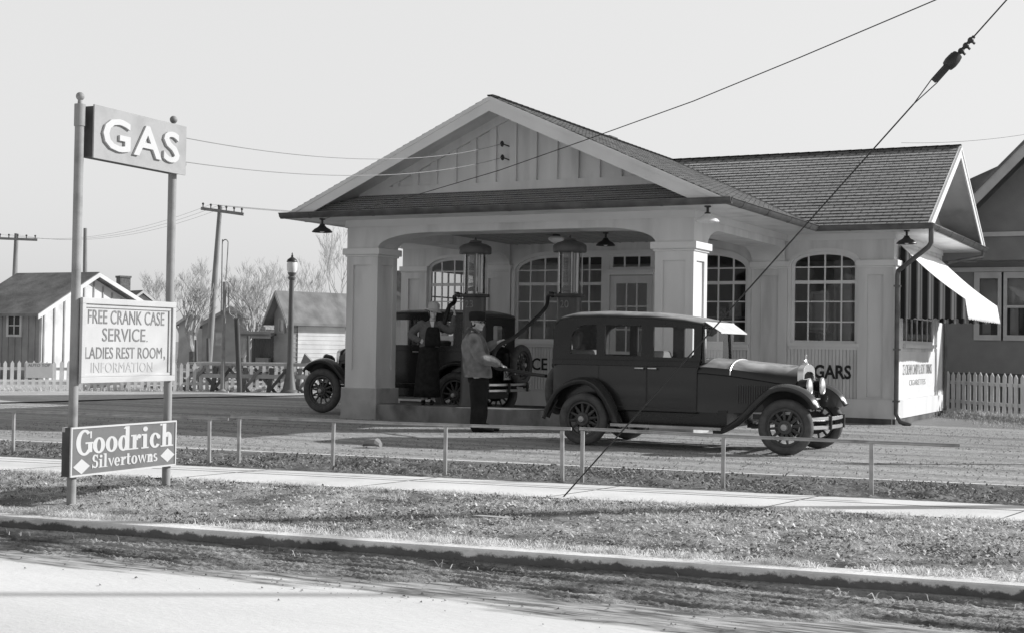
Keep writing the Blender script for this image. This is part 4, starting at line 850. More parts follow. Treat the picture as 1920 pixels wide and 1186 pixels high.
def fender(root, path, y0, y1, m, skirt=None, crown=.035, lip=.05):
    """crowned mudguard swept along an x-z path from y0 (outer) to y1 (inner)"""
    pts = spl([(a, 0, b) for a, b in path], 7); rings = []; ysg = 1 if y1 > y0 else -1
    for i, p in enumerate(pts):
        d = (pts[min(i+1, len(pts)-1)]-pts[max(i-1, 0)]).normalized(); n = Vector((-d.z, 0, d.x)); n = n if n.z > 0 or abs(n.z) < .3 else -n
        n = Vector((-d.z, 0, d.x))
        e = min(1, 3.5*min(i+.4, len(pts)-1-i+.4)/len(pts)); ww = (y1-y0)*(1-.35*(1-e)); ym = (y0+y1)/2
        ring = [p+Vector((0, ym-ww/2, 0))-n*lip]
        for k in range(9):
            f = k/8; ring.append(p+Vector((0, ym-ww/2+ww*f, 0))+n*(crown*math.sin(math.pi*f)))
        ring.append(p+Vector((0, ym+ww/2, 0))-n*lip*.6); rings.append(ring)
    mb = MB(); mb.loft(rings, caps=False, closed=False); f = P(root, 'fender', mb, m, smooth=60, solid=.006); return f
def coat(m, c=1.0, r=.12):
    b = m.node_tree.nodes['Principled BSDF']; b.inputs['Coat Weight'].default_value = c; b.inputs['Coat Roughness'].default_value = r; return m
def pale_tops(m, v):
    # paler, noise-broken tone on the upward faces of the coachwork
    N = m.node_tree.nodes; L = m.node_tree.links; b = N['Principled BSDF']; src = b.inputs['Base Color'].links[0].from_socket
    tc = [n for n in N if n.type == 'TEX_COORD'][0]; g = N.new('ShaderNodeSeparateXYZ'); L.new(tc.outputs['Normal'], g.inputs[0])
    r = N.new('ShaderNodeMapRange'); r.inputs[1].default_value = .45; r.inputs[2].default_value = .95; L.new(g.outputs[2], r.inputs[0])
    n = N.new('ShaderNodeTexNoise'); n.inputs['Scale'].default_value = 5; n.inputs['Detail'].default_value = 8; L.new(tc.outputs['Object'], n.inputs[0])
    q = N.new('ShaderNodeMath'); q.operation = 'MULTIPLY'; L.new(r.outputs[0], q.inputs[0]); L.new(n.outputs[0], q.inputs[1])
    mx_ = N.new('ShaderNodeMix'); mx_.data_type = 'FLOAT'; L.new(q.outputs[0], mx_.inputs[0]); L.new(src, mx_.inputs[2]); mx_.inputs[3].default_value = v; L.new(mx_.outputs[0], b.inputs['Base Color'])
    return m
M['bodyp'] = pale_tops(coat(mat('sedan_paint', .02, .3, .14, 2.5, .5, stain=.2, sscale=2), .35, .1), .95); M['fenderp'] = mat('fender_enamel', .045, .25, .25, 3, .5, stain=.3, sscale=3); M['roofcloth'] = pale_tops(mat('roof_fabric', .05, .6, .15, 8, .4), .6)
def tub(mb, rings): return mb.loft(rings)
def rrect(x, w_, z0, z1, r=.05, n=4, top=True):
    """rounded section across the car at x"""
    pts = []
    for cx, cz, a0 in ((w_-r, z0+.02, -90), (w_-r, z1-r, 0), (-w_+r, z1-r, 90), (-w_+r, z0+.02, 180)):
        rr = r if cz > z0+.03 else .02
        for k in range(n+1): a = R(a0+90*k/n); pts.append((x, cx+rr*math.cos(a) if rr == r else (cx+r-rr if cx > 0 else cx-r+rr)+rr*math.cos(a), cz+rr*math.sin(a)))
    return pts
def rounded(poly, rads, n=5):
    out = []
    for i, p in enumerate(poly):
        a, b = Vector(poly[i-1]), Vector(poly[(i+1) % len(poly)]); p = Vector(p); r = rads[i] if isinstance(rads, (list, tuple)) else rads
        if r <= 0: out.append(tuple(p)); continue
        d1, d2 = (a-p).normalized(), (b-p).normalized(); q1, q2 = p+d1*r, p+d2*r
        for k in range(n+1): t = k/n; out.append(tuple(q1*(1-t)**2+p*2*t*(1-t)+q2*t*t))
    return out
def car(label, cat, D):
    t = T(D['name'], label, cat); hw, zs, zb, xr, xf = D['hw'], D['sill'], D['belt'], D['xr'], D['xf']
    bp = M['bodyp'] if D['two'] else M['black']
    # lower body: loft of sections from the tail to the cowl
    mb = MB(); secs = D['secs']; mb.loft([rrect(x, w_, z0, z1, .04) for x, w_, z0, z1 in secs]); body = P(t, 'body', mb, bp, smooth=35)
    for sy in (-1, 1): bl = MB(); bl.plate([(xr+.01, zb-.085), (xf, zb-.085), (xf, zb-.012), (xr+.01, zb-.012)], [], XZ, *sorted((sy*(hw+.0), sy*(hw+.012)))); P(body, 'belt_moulding', bl, M['black'], bevel=.004)
    ap = MB(); ap.box(xr+.1, xf+.35, -hw+.06, hw-.06, zs-.2, zs+.02); P(t, 'chassis', ap, M['black'])
    # glasshouse sides
    for sy in (-1, 1):
        mb = MB(); a, b = sorted((sy*(hw-.05), sy*(hw-.004))); mb.plate(D['side'], D['wins'], XZ, a, b); P(t, 'side_frame', mb, M['black'], bevel=.006)
        for k, wn in enumerate(D['wins']):
            g = MB(); g.add([(u, sy*(hw-.03), v) for u, v in wn], [tuple(range(len(wn)))]); P(t, 'window_pane', g, M['carglass'])
        for k, (x0, x1, z0, z1) in enumerate(D['doors']):
            mb = MB(); e = .007
            for q in ((x0-e, x0+e, z0, z1), (x1-e, x1+e, z0, z1), (x0, x1, z0-e, z0+e)): mb.box(q[0], q[1], *sorted((sy*(hw-.004), sy*(hw+.0035))), q[2], q[3])
            d = P(t, 'door', mb, M['dark']); hx, hz = D['handles'][k]; h = MB(); h.tube([(hx, sy*hw, hz), (hx, sy*(hw+.05), hz)], .012, 8); h.tube([(hx-.05, sy*(hw+.05), hz), (hx+.07, sy*(hw+.05), hz)], [.009, .013], 8); P(d, 'handle', h, M['chrome'], smooth=60)
    # roof
    mb = MB(); rings = []
    for x, z, cr, wf in D['roof']:
        w_ = hw*wf; ring = []
        for k in range(15):
            f = -1+2*k/14; ring.append((x, w_*math.copysign(abs(f)**.8, f), z+cr*(1-abs(f)**3.2)))
        rings.append(ring)
    mb.loft(rings, caps=False, closed=False); P(t, 'roof', mb, M['roofcloth'], smooth=60, solid=.02)
    # back
    mb = MB(); prof = D['back']; ww = D['rearwin']
    mb.plate(rounded([(-hw+.01, zb-.1), (hw-.01, zb-.1), (hw-.01, D['ztop']), (-hw+.01, D['ztop'])], [0, 0, .1, .1]), [rounded([(-ww[0], ww[1]), (ww[0], ww[1]), (ww[0], ww[2]), (-ww[0], ww[2])], .04)], lambda u, v, w_: (xr+w_+D['rake']*max(0, (v-zb))**2*(.75 if D['two'] else .3), u, v), 0, .04); P(t, 'back_panel', mb, M['black'])
    g = MB(); g.add([(xr+.02, -ww[0], ww[1]), (xr+.02, ww[0], ww[1]), (xr+.02, ww[0], ww[2]), (xr+.02, -ww[0], ww[2])], [(0, 1, 2, 3)]); P(t, 'window_pane', g, M['carglass'])
    # windscreen
    x = D['xw']; zt = D['zw']; mb = MB(); mb.plate([(-hw+.03, zb-.03), (hw-.03, zb-.03), (hw-.03, zt), (-hw+.03, zt)], [[(-hw+.09, zb+.02), (hw-.09, zb+.02), (hw-.09, zt-.04), (-hw+.09, zt-.04)]], lambda u, v, w_: (x+w_-.06*(v-zb), u, v), -.02, .02); ws = P(t, 'windscreen', mb, M['black'])
    g = MB(); g.add([(x-.06*(v-zb), u, v) for u, v in ((-hw+.09, zb+.02), (hw-.09, zb+.02), (hw-.09, zt-.04), (-hw+.09, zt-.04))], [(0, 1, 2, 3)]); P(ws, 'pane', g, M['carglass'])
    if D.get('visor'):
        v = MB(); p0, p1 = D['visor']; v.bar(Vector((p0[0], -hw+.02, p0[1])), Vector((p0[0], hw-.02, p0[1])), .01, .01)
        v.add([(p0[0], s*(hw-.03), p0[1]) for s in (-1, 1)]+[(p1[0], s*(hw-.07), p1[1]) for s in (1, -1)], [(0, 1, 2, 3)]); v.add([(p0[0], s*(hw-.03), p0[1]-.012) for s in (-1, 1)]+[(p1[0], s*(hw-.07), p1[1]-.012) for s in (1, -1)], [(0, 1, 2, 3)])
        v.add([(p1[0], s*(hw-.07), p1[1]-e) for s in (1, -1) for e in (0, .012)], [(0, 1, 3, 2)]); P(t, 'sun_visor', v, M['visor'])
    # bonnet: rounded top, from the cowl to the radiator
    mb = MB(); rings = []
    for xx, w_, zlo, zsh, ztop in D['hood']:
        ring = [(xx, w_, zlo), (xx, w_, (zlo+zsh)/2), (xx, w_*.99, zsh)]
        for k in range(1, 10): a = math.pi*k/10; ring.append((xx, w_*.99*math.cos(a)*(1), zsh+(ztop-zsh)*math.sin(a)**.8))
        ring += [(xx, -w_*.99, zsh), (xx, -w_, (zlo+zsh)/2), (xx, -w_, zlo)]; rings.append(ring)
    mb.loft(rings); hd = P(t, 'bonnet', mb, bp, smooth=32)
    hx0, hx1, lz0, lz1, lw0, lw1 = D['louvre']
    for sy in (-1, 1):
        lv = MB()
        for k in range(22): f = k/21; xx = hx0+(hx1-hx0)*f; ww_ = lw0+(lw1-lw0)*f; lv.box(xx-.004, xx+.012, *sorted((sy*(ww_-.003), sy*(ww_+.012))), lz0, lz1)
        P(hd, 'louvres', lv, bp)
    bs = MB(); h1 = D['hood'][D['seam']]
    for sy in (-1, 1): bs.tube([(h[0], sy*(h[1]*.99+.004), h[3]-.01) for h in D['hood']], .007, 6)
    bs2 = MB(); bs2.tube([(h1[0], h1[1]*.995*math.cos(math.pi*k/14), h1[3]+(h1[4]-h1[3]+.004)*max(math.sin(math.pi*k/14), 0)**.8) for k in range(15)], .008, 6)
    P(hd, 'hinge_moulding', bs, M['black']); P(hd, 'cowl_band', bs2, M['chrome'])
    # radiator
    xx, w_, z0, z1 = D['rad']; mb = MB(); o = rounded([(-w_, z0), (w_, z0), (w_, z1-.06), (w_*.45, z1), (-w_*.45, z1), (-w_, z1-.06)], [.02, .02, .06, .08, .08, .06]); i_ = rounded([(-w_+.045, z0+.05), (w_-.045, z0+.05), (w_-.045, z1-.13), (w_*.4, z1-.09), (-w_*.4, z1-.09), (-w_+.045, z1-.13)], [.02, .02, .05, .05, .05, .05])
    mb.plate(o, [i_], lambda u, v, q: (q, u, v), xx, xx+.075); rd = P(t, 'radiator_shell', mb, M['chrome'], bevel=.012)
    c = MB(); c.add([(xx+.04, u, v) for u, v in i_], [tuple(range(len(i_)))])
    for k in range(14): yy = -w_+.06+k*(2*w_-.12)/13; c.box(xx+.04, xx+.048, yy-.003, yy+.003, z0+.06, z1-.11)
    P(rd, 'radiator_core', c, M['dark'])
    if D['two']:
        c = MB(); c.lathe([(.035, 0), (.04, .02), (.02, .03), (.014, .045), (.03, .05), (.034, .06), (.012, .066), (.01, .1), (.018, .115), (.006, .13)], (xx+.03, 0, z1-.005), n=12); c.tube([(xx+.03, -.05, z1+.03), (xx+.03, -.04, z1+.055), (xx+.03, .04, z1+.055), (xx+.03, .05, z1+.03)], .01, 6); P(rd, 'cap_ornament', c, M['chrome'], smooth=50)
    # lamps
    lx, ly, lz, lr = D['lamp']
    for sy in (-1, 1):
        h = MB(); h.lathe([(.0, -.15), (lr*.5, -.14), (lr*.85, -.09), (lr, -.0), (lr*1.04, .02), (lr, .03)], (lx, sy*ly, lz), 'x', 24); h.tube([(lx-.03, sy*ly, lz-lr*.9), (lx-.03, sy*ly, lz-lr*1.7)], .018, 8); hp = P(t, 'headlight', h, M['black'], smooth=50)
        g = MB(); g.lathe([(lr*1.05, .012), (lr*1.06, .03), (lr*.96, .04), (lr*.9, .034), (lr*.5, .05), (0, .056)], (lx, sy*ly, lz), 'x', 24); P(hp, 'lens', g, M['chrome'], smooth=60)
    mb = MB(); mb.tube([(lx-.03, -ly-.05, lz-lr*1.6), (lx-.03, ly+.05, lz-lr*1.6)], .016, 8); P(t, 'lamp_bar', mb, M['chrome'])
    # fenders, running boards, wheels
    yo, yi = D['fy']
    for sy in (-1, 1):
        for pth in (D['ff'], D['rf']): fender(t, pth, sy*yo, sy*yi, M['fenderp'])
        # inner apron of the front fender
        mb = MB(); q = [p for p in D['ff'] if p[1] > .5]; mb.add([(a, sy*yi, b) for a, b in q]+[(a, sy*(yi-.12), max(D['rad'][2], .5)) for a, b in q], [(i, i+1, i+1+len(q), i+len(q)) for i in range(len(q)-1)]); P(t, 'fender_apron', mb, M['fenderp'], smooth=180)
        b = MB(); x0, x1, z = D['board']; b.box(x0, x1, *sorted((sy*(hw-.01), sy*yo)), z-.02, z+.01); rb = P(t, 'running_board', b, M['rubber'], bevel=.005)
        e = MB(); e.box(x0, x1, *sorted((sy*(yo+.001), sy*(yo+.012))), z-.022, z+.014); P(rb, 'edge_strip', e, M['metal'])
        for wx in (0, D['wb']): wheel_parts(t, wx, sy*D['track'], D['wr'], sy, D['tw'])
    ax = MB()
    for wx in (0, D['wb']): ax.tube([(wx, -D['track']+.05, D['wr']), (wx, D['track']-.05, D['wr'])], .035, 8)
    ax.ball((0, 0, D['wr']), .12, 10); P(t, 'axles', ax, M['black'])
    # seats and wheel
    s = MB()
    for x0 in D['seats']:
        s.box(x0, x0+.42, -hw+.07, hw-.07, zs+.12, zs+.3); s.loft([[(x0-.12+.0, y, z) for y, z in q] for q in ()]) if False else None
        s.add([(x0-.02, -hw+.07, zs+.25), (x0-.02, hw-.07, zs+.25), (x0+.12, hw-.07, zs+.25), (x0+.12, -hw+.07, zs+.25), (x0-.12, -hw+.1, zb+.1), (x0-.12, hw-.1, zb+.1), (x0-.02, hw-.1, zb+.12), (x0-.02, -hw+.1, zb+.12)], [(0, 1, 2, 3), (4, 7, 6, 5), (0, 4, 5, 1), (2, 6, 7, 3), (1, 5, 6, 2), (0, 3, 7, 4)])
    P(t, 'seats', s, M['leather'], bevel=.03)
    sw = MB(); c = Vector((D['xw']-.42, D['steer'], zb-.0)); n = Vector((-.8, 0, .6)); u = Vector((0, 1, 0)); v = n.cross(u)
    sw.tube([c+u*(.2*math.cos(2*math.pi*k/24))+v*(.2*math.sin(2*math.pi*k/24)) for k in range(25)], .013, 6, caps=False); sw.tube([c, c-n*.5], .018, 6)
    for k in range(4): a = math.pi/4+k*math.pi/2; sw.tube([c, c+u*(.2*math.cos(a))+v*(.2*math.sin(a))], .01, 5)
    P(t, 'steering_wheel', sw, M['black'])
    # bumpers
    for (bx, zz, half, sg, nm) in D['bumpers']:
        c = MB()
        for y in (-half*.45, half*.45): c.box(bx-.025, bx+.012, y-.015, y+.015, min(zz)-.03, max(zz)+.03)
        for y in (-.36, .36): c.tube([(bx-sg*.02, y, sum(zz)/len(zz)), (bx-sg*.2, y, sum(zz)/len(zz)+.02), (bx-sg*.45, y*.9, D['wr']+.06)], .02, 6)
        pb = P(t, nm, c, M['dark'])
        for z in zz:
            rg_ = []
            for f in [i/12-1 for i in range(25)]: rg_.append([(bx-sg*.16*abs(f)**2.4+a, half*f, z+e) for a, e in ((0, -.024), (.012*sg, -.016), (.014*sg, .016), (0, .024), (-.004*sg, 0))])
            b = MB(); b.loft(rg_); P(pb, 'bumper_bar', b, M['chrome'], smooth=50)
    sx, sy_, sz, sr = D['spare']
    w_ = wheel_parts(t, 0, 0, sr, -1, D['tw'], nm='spare_wheel')
    mt = Matrix.Translation((sx, sy_, sz-0)) @ Matrix.Rotation(R(-90), 4, 'Z') @ Matrix.Translation((0, 0, -sr))
    for o in [w_]+list(w_.children): o.data.transform(mt)
    return t
M['visor'] = mat('visor_cloth', .6, .7, .1, 6, .3)
SED = dict(name='parked_sedan', two=True, hw=.6, sill=.49, belt=1.13, xr=-.54, xf=1.53, ztop=1.62, rake=.25, rearwin=(.26, 1.24, 1.5), back=None,
 secs=[(-.5, .52, .5, 1.05), (-.53, .56, .49, 1.10), (-.44, .595, .46, 1.13), (-.3, .6, .46, 1.13), (1.2, .6, .46, 1.13), (1.5, .6, .46, 1.13)],
 side=[(-.50, 1.10), (1.54, 1.10), (1.56, 1.60), (1.0, 1.665), (.14, 1.695), (-.25, 1.685), (-.40, 1.65), (-.5, 1.55)],
 wins=[rounded([(-.28, 1.185), (.105, 1.185), (.105, 1.575), (-.12, 1.57), (-.25, 1.48)], [.03, .01, .01, .08, .1]), rounded([(.22, 1.175), (.74, 1.17), (.74, 1.565), (.22, 1.57)], .02), rounded([(.90, 1.165), (1.45, 1.16), (1.45, 1.54), (.90, 1.555)], .02)],
 doors=[(.14, .81, .52, 1.12), (.82, 1.49, .52, 1.12)], handles=[(.72, 1.02), (.9, 1.02)],
 roof=[(-.535, 1.42, .01, .9), (-.53, 1.5, .03, .94), (-.50, 1.58, .05, .97), (-.42, 1.64, .06, 1), (-.25, 1.672, .065, 1.01), (.14, 1.683, .07, 1.01), (.85, 1.665, .07, 1.01), (1.3, 1.625, .06, 1.01), (1.58, 1.585, .045, 1.0)],
 xw=1.57, zw=1.6, visor=((1.59, 1.62), (1.79, 1.49)),
 hood=[(1.44, .59, .48, .98, 1.155), (1.6, .575, .48, .98, 1.165), (1.9, .51, .48, .955, 1.15), (2.3, .40, .5, .90, 1.115), (2.71, .285, .52, .84, 1.085)], seam=2, louvre=(2.0, 2.6, .60, .83, .485, .315),
 rad=(2.7, .275, .56, 1.105), lamp=(2.84, .31, .83, .105), fy=(.83, .57), wb=2.69, track=.735, wr=.345, tw=.135,
 ff=[(1.78, .27), (1.92, .29), (2.1, .41), (2.33, .65), (2.5, .79), (2.69, .835), (2.88, .79), (3.01, .69), (3.07, .58)], rf=[(-.58, .34), (-.5, .52), (-.36, .72), (-.15, .83), (.04, .85), (.2, .78), (.34, .62), (.42, .45), (.47, .3)],
 board=(.42, 1.9, .295), seats=(-.3, .75), steer=.3, bumpers=[(3.14, (.345, .45), .72, 1, 'bumper')], spare=(-.72, 0, .68, .335))
car('dark two-tone sedan with a raised front visor parked facing right at the pumps', 'car', SED); place(bpy.data.objects['parked_sedan'], (-7.41, 17.23, -.005))
CO = dict(name='parked_coach', two=False, hw=.64, sill=.53, belt=1.24, xr=-.42, xf=1.75, ztop=1.79, rake=.05, rearwin=(.2, 1.36, 1.62), back=None,
 secs=[(-.36, .55, .52, 1.2), (-.41, .6, .5, 1.22), (-.3, .635, .5, 1.24), (-.1, .64, .5, 1.24), (1.5, .64, .5, 1.24), (1.72, .64, .5, 1.24)],
 side=[(-.40, 1.2), (1.76, 1.2), (1.74, 1.80), (.6, 1.83), (-.33, 1.80), (-.39, 1.74)],
 wins=[rounded([(.12, 1.26), (.70, 1.26), (.70, 1.70), (.12, 1.70)], .02), rounded([(.84, 1.26), (1.64, 1.26), (1.64, 1.70), (.84, 1.70)], .02)],
 doors=[(.78, 1.68, .58, 1.2)], handles=[(.86, 1.14)],
 roof=[(-.43, 1.74, .02, .96), (-.4, 1.79, .04, .99), (-.2, 1.81, .06, 1.01), (.6, 1.83, .06, 1.01), (1.4, 1.815, .055, 1.01), (1.86, 1.78, .04, 1.0)],
 xw=1.78, zw=1.78, visor=None,
 hood=[(1.68, .62, .5, 1.05, 1.23), (1.85, .58, .5, 1.05, 1.23), (2.1, .48, .5, 1.03, 1.22), (2.75, .32, .52, .95, 1.17)], seam=2, louvre=(2.2, 2.65, .65, .9, .46, .35),
 rad=(2.74, .3, .6, 1.18), lamp=(3.0, .33, .95, .115), fy=(.87, .62), wb=2.78, track=.78, wr=.405, tw=.14,
 ff=[(1.85, .3), (2.0, .34), (2.2, .55), (2.42, .8), (2.62, .93), (2.8, .96), (2.98, .92), (3.12, .84), (3.2, .76)], rf=[(-.62, .52), (-.5, .74), (-.3, .9), (-.08, .965), (.15, .93), (.34, .8), (.46, .6), (.55, .36)],
 board=(.5, 2.0, .34), seats=(.05, .95), steer=-.3, bumpers=[(3.35, (.45,), .74, 1, 'bumper'), (-.82, (.5, .6), .78, -1, 'rear_bumper')], spare=(-.62, -.5, .93, .37))
car('dark closed coach parked facing left between the pump island and the shop', 'car', CO)
cb = bpy.data.objects['parked_coach']
pl = MB(); pl.box(-.53, -.522, -.31, -.02, .67, .83); p = P(cb, 'licence_plate', pl, M['signwhite']); tx = MB()
text(tx, '55-07', lambda u, v, w_: (-.5305-w_, -.04-u, .71+v), .24, .075, .01, .002); P(p, 'lettering', tx, M['black_letter'])
tl = MB(); tl.lathe([(.0, .03), (.035, .03), (.04, -.0), (.0, -.0)], (-.55, -.36, .92), 'x', 14); P(cb, 'tail_lamp', tl, M['chrome'], smooth=50)
mr = MB(); mr.tube([(1.78, .66, 1.15), (1.85, .72, 1.12)], .01, 6); P(cb, 'mirror_arm', mr, M['dark'])
place(cb, (-11.8, 21.62, 0), math.pi)
# ------------------------------------------------------------------ people: each body one continuous surface grown from tapered limbs
def remesh(mb, vox, smooth=2, name='m'):
    me = mb.mesh(name); ob = bpy.data.objects.new(name, me); COL.objects.link(ob)
    r = ob.modifiers.new('r', 'REMESH'); r.mode = 'VOXEL'; r.voxel_size = vox
    if smooth: s = ob.modifiers.new('s', 'SMOOTH'); s.iterations = smooth; s.factor = .5
    bpy.context.view_layer.update(); out = bpy.data.meshes.new_from_object(ob.evaluated_get(bpy.context.evaluated_depsgraph_get()))
    bpy.data.objects.remove(ob); bpy.data.meshes.remove(me); out.name = name; return out
def limb(mb, pts, rs, n=12, sq=1.0):
    q = spl(pts, 5); m = len(pts); rr = []
    for i in range(len(q)):
        f = i/(len(q)-1)*(m-1); k = min(int(f), m-2); rr.append(rs[k]*(1-(f-k))+rs[k+1]*(f-k))
    mb.tube(q, rr, n, sq=sq); mb.ball(q[0], rr[0], 10); mb.ball(q[-1], rr[-1], 10)
def sect(mb, secs, n=24, p=2.3):
    """stack of super-ellipse sections (cx, cy, z, half width, half depth)"""
    def se(t, a, e): c = math.cos(t) if e == 0 else math.sin(t); return a*math.copysign(abs(c)**(2/p), c)
    mb.loft([[(cx+se(2*math.pi*k/n, hw, 0), cy+se(2*math.pi*k/n, hd, 1), z) for k in range(n)] for cx, cy, z, hw, hd in secs])
def hand(mb, wrist, fwd, palm, k=1.0, curl=.9, thumb=1):
    """palm and five bent fingers; fwd = towards the knuckles, palm = direction the palm faces"""
    w_ = Vector(wrist); f = Vector(fwd).normalized(); pn = Vector(palm); pn = (pn-f*pn.dot(f)).normalized(); s = f.cross(pn)
    c = w_+f*.045*k; mb.add([c+f*(a*.05*k)+s*(b*(.036+.006*a)*k)+pn*(d*.014*k) for a in (-1, 1) for b in (-1, 1) for d in (-1, 1)], [(0, 1, 3, 2), (4, 6, 7, 5), (0, 4, 5, 1), (2, 3, 7, 6), (0, 2, 6, 4), (1, 5, 7, 3)])
    for i, (o, L_) in enumerate(((-.033, .07), (-.011, .08), (.011, .076), (.032, .06))):
        b = w_+f*.093*k+s*o*k; p = [b]; a = .25+.06*i
        for j in range(3): a += curl*(.55 if j else .35); p.append(p[-1]+(f*math.cos(a)+pn*math.sin(a))*L_*k*(.42, .33, .25)[j])
        mb.tube(p, [.0105*k, .0100*k, .009*k, .0075*k], 8); mb.ball(p[-1], .0078*k, 8)
    b = w_+f*.03*k-s*.036*k*thumb; p = [b, b+(f*.6-s*thumb*.6+pn*.35).normalized()*.04*k, b+(f*.6-s*thumb*.6+pn*.35).normalized()*.04*k+(f*.8+pn*.6).normalized()*.034*k]
    mb.tube(p, [.015*k, .012*k, .009*k], 8); mb.ball(p[-1], .009*k, 8)
def head(mb, c, yaw, h=.23, tilt=0):
    """skull, jaw, nose, brow, lips and ears; faces local -y turned by yaw; c = centre of the head"""
    m = Matrix.Translation(c) @ Matrix.Rotation(yaw, 4, 'Z') @ Matrix.Rotation(tilt, 4, 'X'); k = h/.23
    sub = MB(); sub.ball((0, .015, .03), .088, 18, (.86, 1.06, 1.0)); sub.ball((0, -.018, -.03), .07, 16, (.86, .98, 1.15)); sub.ball((0, -.055, -.085), .03, 10, (1.1, .9, .8))
    sub.loft([[(x*s_, y, z) for x in (-1, 1)]+[(x*s_*.5, y-.004, z) for x in (1, -1)] for s_, y, z in ((.008, -.09, .03), (.011, -.104, -.008), (.017, -.108, -.022), (.014, -.088, -.03))])
    sub.ball((0, -.103, -.016), .014, 10)
    for s_ in (-1, 1): sub.ball((s_*.032, -.078, .028), .018, 10, (1.3, .7, .5)); sub.ball((s_*.04, -.06, -.018), .024, 10); sub.ball((s_*.08, .012, -.005), .026, 10, (.35, .75, 1.2))
    sub.ball((0, -.086, -.048), .017, 10, (1.4, .7, .38)); sub.ball((0, -.083, -.06), .016, 10, (1.2, .7, .42))
    mb.add([m @ (Vector(v)*k) for v in sub.v], sub.f); return m, k
def eyes(root_, m, k, nm, par, mt):
    e = MB()
    for s_ in (-1, 1): e.ball(m @ (Vector((s_*.031, -.085, .01))*k), .0105*k, 10, (1.2, .8, .75))
    P(par, 'eyes', e, mt, smooth=180)
M['skin'] = mat('skin', .6, .6, .08, 20, .3); M['eye'] = mat('eye_dark', .03, .3, .1, 5); M['hair'] = mat('dark_hair', .03, .6, .3, 60, .3)
M['jacket'] = mat('work_jacket', .25, .9, .3, 7, .15, bump=.8, bscale=14, stain=.65, sscale=4); M['trouser'] = mat('dark_trousers', .022, .85, .3, 6, .15, bump=.3, bscale=25)
M['cap'] = mat('dark_cap', .02, .8, .2, 10, .2); M['shoe'] = mat('shoe_leather', .016, .4, .2, 10, .4)
M['cardigan'] = mat('knit_cardigan', .16, .95, .15, 30, .1, bump=.6, bscale=120); M['dress'] = mat('dark_dress', .02, .85, .35, 14, .2, bump=.2, bscale=40); M['felt'] = mat('pale_felt', .55, .9, .12, 8, .1, bump=.3, bscale=80); M['collar'] = mat('white_collar', .7, .8, .05, 8)
def PM(par, name, me, m, **k): return P(par, name, me, m, smooth=180, **k)
def folds(me, amp, seed, c=(0, 0, 1)):
    """cloth folds: a few broad creases pressed along the normals"""
    rg = random.Random(seed); w_ = [(rg.uniform(6, 22), rg.uniform(-9, 9), rg.uniform(8, 26), rg.uniform(0, 6)) for _ in range(6)]
    for v in me.vertices:
        h = sum(math.sin(a*v.co.x+b*v.co.y+q*v.co.z*.8+f+1.5*math.sin(4*v.co.z+f)) for a, b, q, f in w_)/6; v.co += v.normal*(amp*h)
# --- man at the pump, seen from his right side
MAN = T('person', 'man in a dark cap, spectacles and stained work jacket holding a pump hose', 'person')
hc = Vector((-.115, -.02, 1.60))
bd = MB(); hm, hk = head(bd, hc, R(48), .25)
limb(bd, [(-.17, 0, 1.40), (-.15, -.0, 1.48), (-.125, -.01, 1.56)], [.075, .062, .06])
sect(bd, [(-.12, 0, .90, .11, .1), (-.13, 0, 1.0, .12, .1), (-.155, 0, 1.2, .12, .12), (-.17, 0, 1.36, .10, .11), (-.165, 0, 1.44, .06, .06)])
near = [(-.175, -.17, 1.345), (-.06, -.25, 1.10), (.17, -.21, 1.015), (.235, -.20, .995)]; far = [(-.12, .17, 1.345), (.0, .22, 1.24), (.14, .10, 1.30), (.19, .06, 1.315)]
for a in (near, far): limb(bd, a, [.058, .045, .032, .028])
for lx, ly in ((-.07, -.09), (-.06, .09)): limb(bd, [(-.1+.0, ly, .85), (-.075, ly, .48), (lx-.02, ly, .1)], [.09, .06, .045])
hand(bd, (.235, -.20, .99), (.9, 0, -.38), (-.25, .1, -1), 1.0, 1.0, 1); hand(bd, (.19, .06, 1.315), (.9, -.1, .2), (0, -.8, -.5), 1.0, 1.25, -1)
body = PM(MAN, 'body', remesh(bd, .0085, 2), M['skin']); eyes(MAN, hm, hk, 'eyes', body, M['eye'])
jk = MB(); sect(jk, [(-.105, 0, .80, .205, .19), (-.105, 0, .9, .208, .185), (-.125, 0, 1.05, .205, .18), (-.15, 0, 1.22, .2, .19), (-.17, 0, 1.34, .175, .2), (-.175, 0, 1.42, .13, .14), (-.17, 0, 1.46, .09, .09)])
limb(jk, [near[0], near[1], (.11, -.22, 1.045), (.185, -.208, 1.012)], [.108, .095, .078, .066]); limb(jk, [far[0], far[1], (.09, .135, 1.28), (.15, .09, 1.303)], [.09, .078, .064, .056])
jm = remesh(jk, .012, 2); folds(jm, .018, 3); jo = PM(MAN, 'jacket', jm, M['jacket'])
cl = MB(); a = [(-.285, -.05, 1.50), (-.24, -.11, 1.50), (-.165, -.125, 1.48), (-.095, -.12, 1.42), (-.035, -.10, 1.35)]; b = [(-.262, -.04, 1.535), (-.225, -.085, 1.53), (-.165, -.095, 1.51), (-.1, -.09, 1.455), (-.03, -.06, 1.37)]
cl.loft([[Vector(q) for q in a], [Vector(q)+Vector((0, -.02, .005)) for q in b], [Vector(q)+Vector((.01, .03, .0)) for q in b]], caps=False, closed=False); P(jo, 'collar', cl, M['jacket'], smooth=180, solid=.008)
tr = MB(); sect(tr, [(-.09, 0, .72, .15, .15), (-.10, 0, .80, .155, .15), (-.11, 0, .88, .14, .13)])
for ly in (-.085, .085): limb(tr, [(-.09, ly, .70), (-.075, ly, .42), (-.085, ly, .09)], [.135, .13, .12])
tm = remesh(tr, .013, 2); folds(tm, .012, 9); PM(MAN, 'trousers', tm, M['trouser'])
sh = MB()
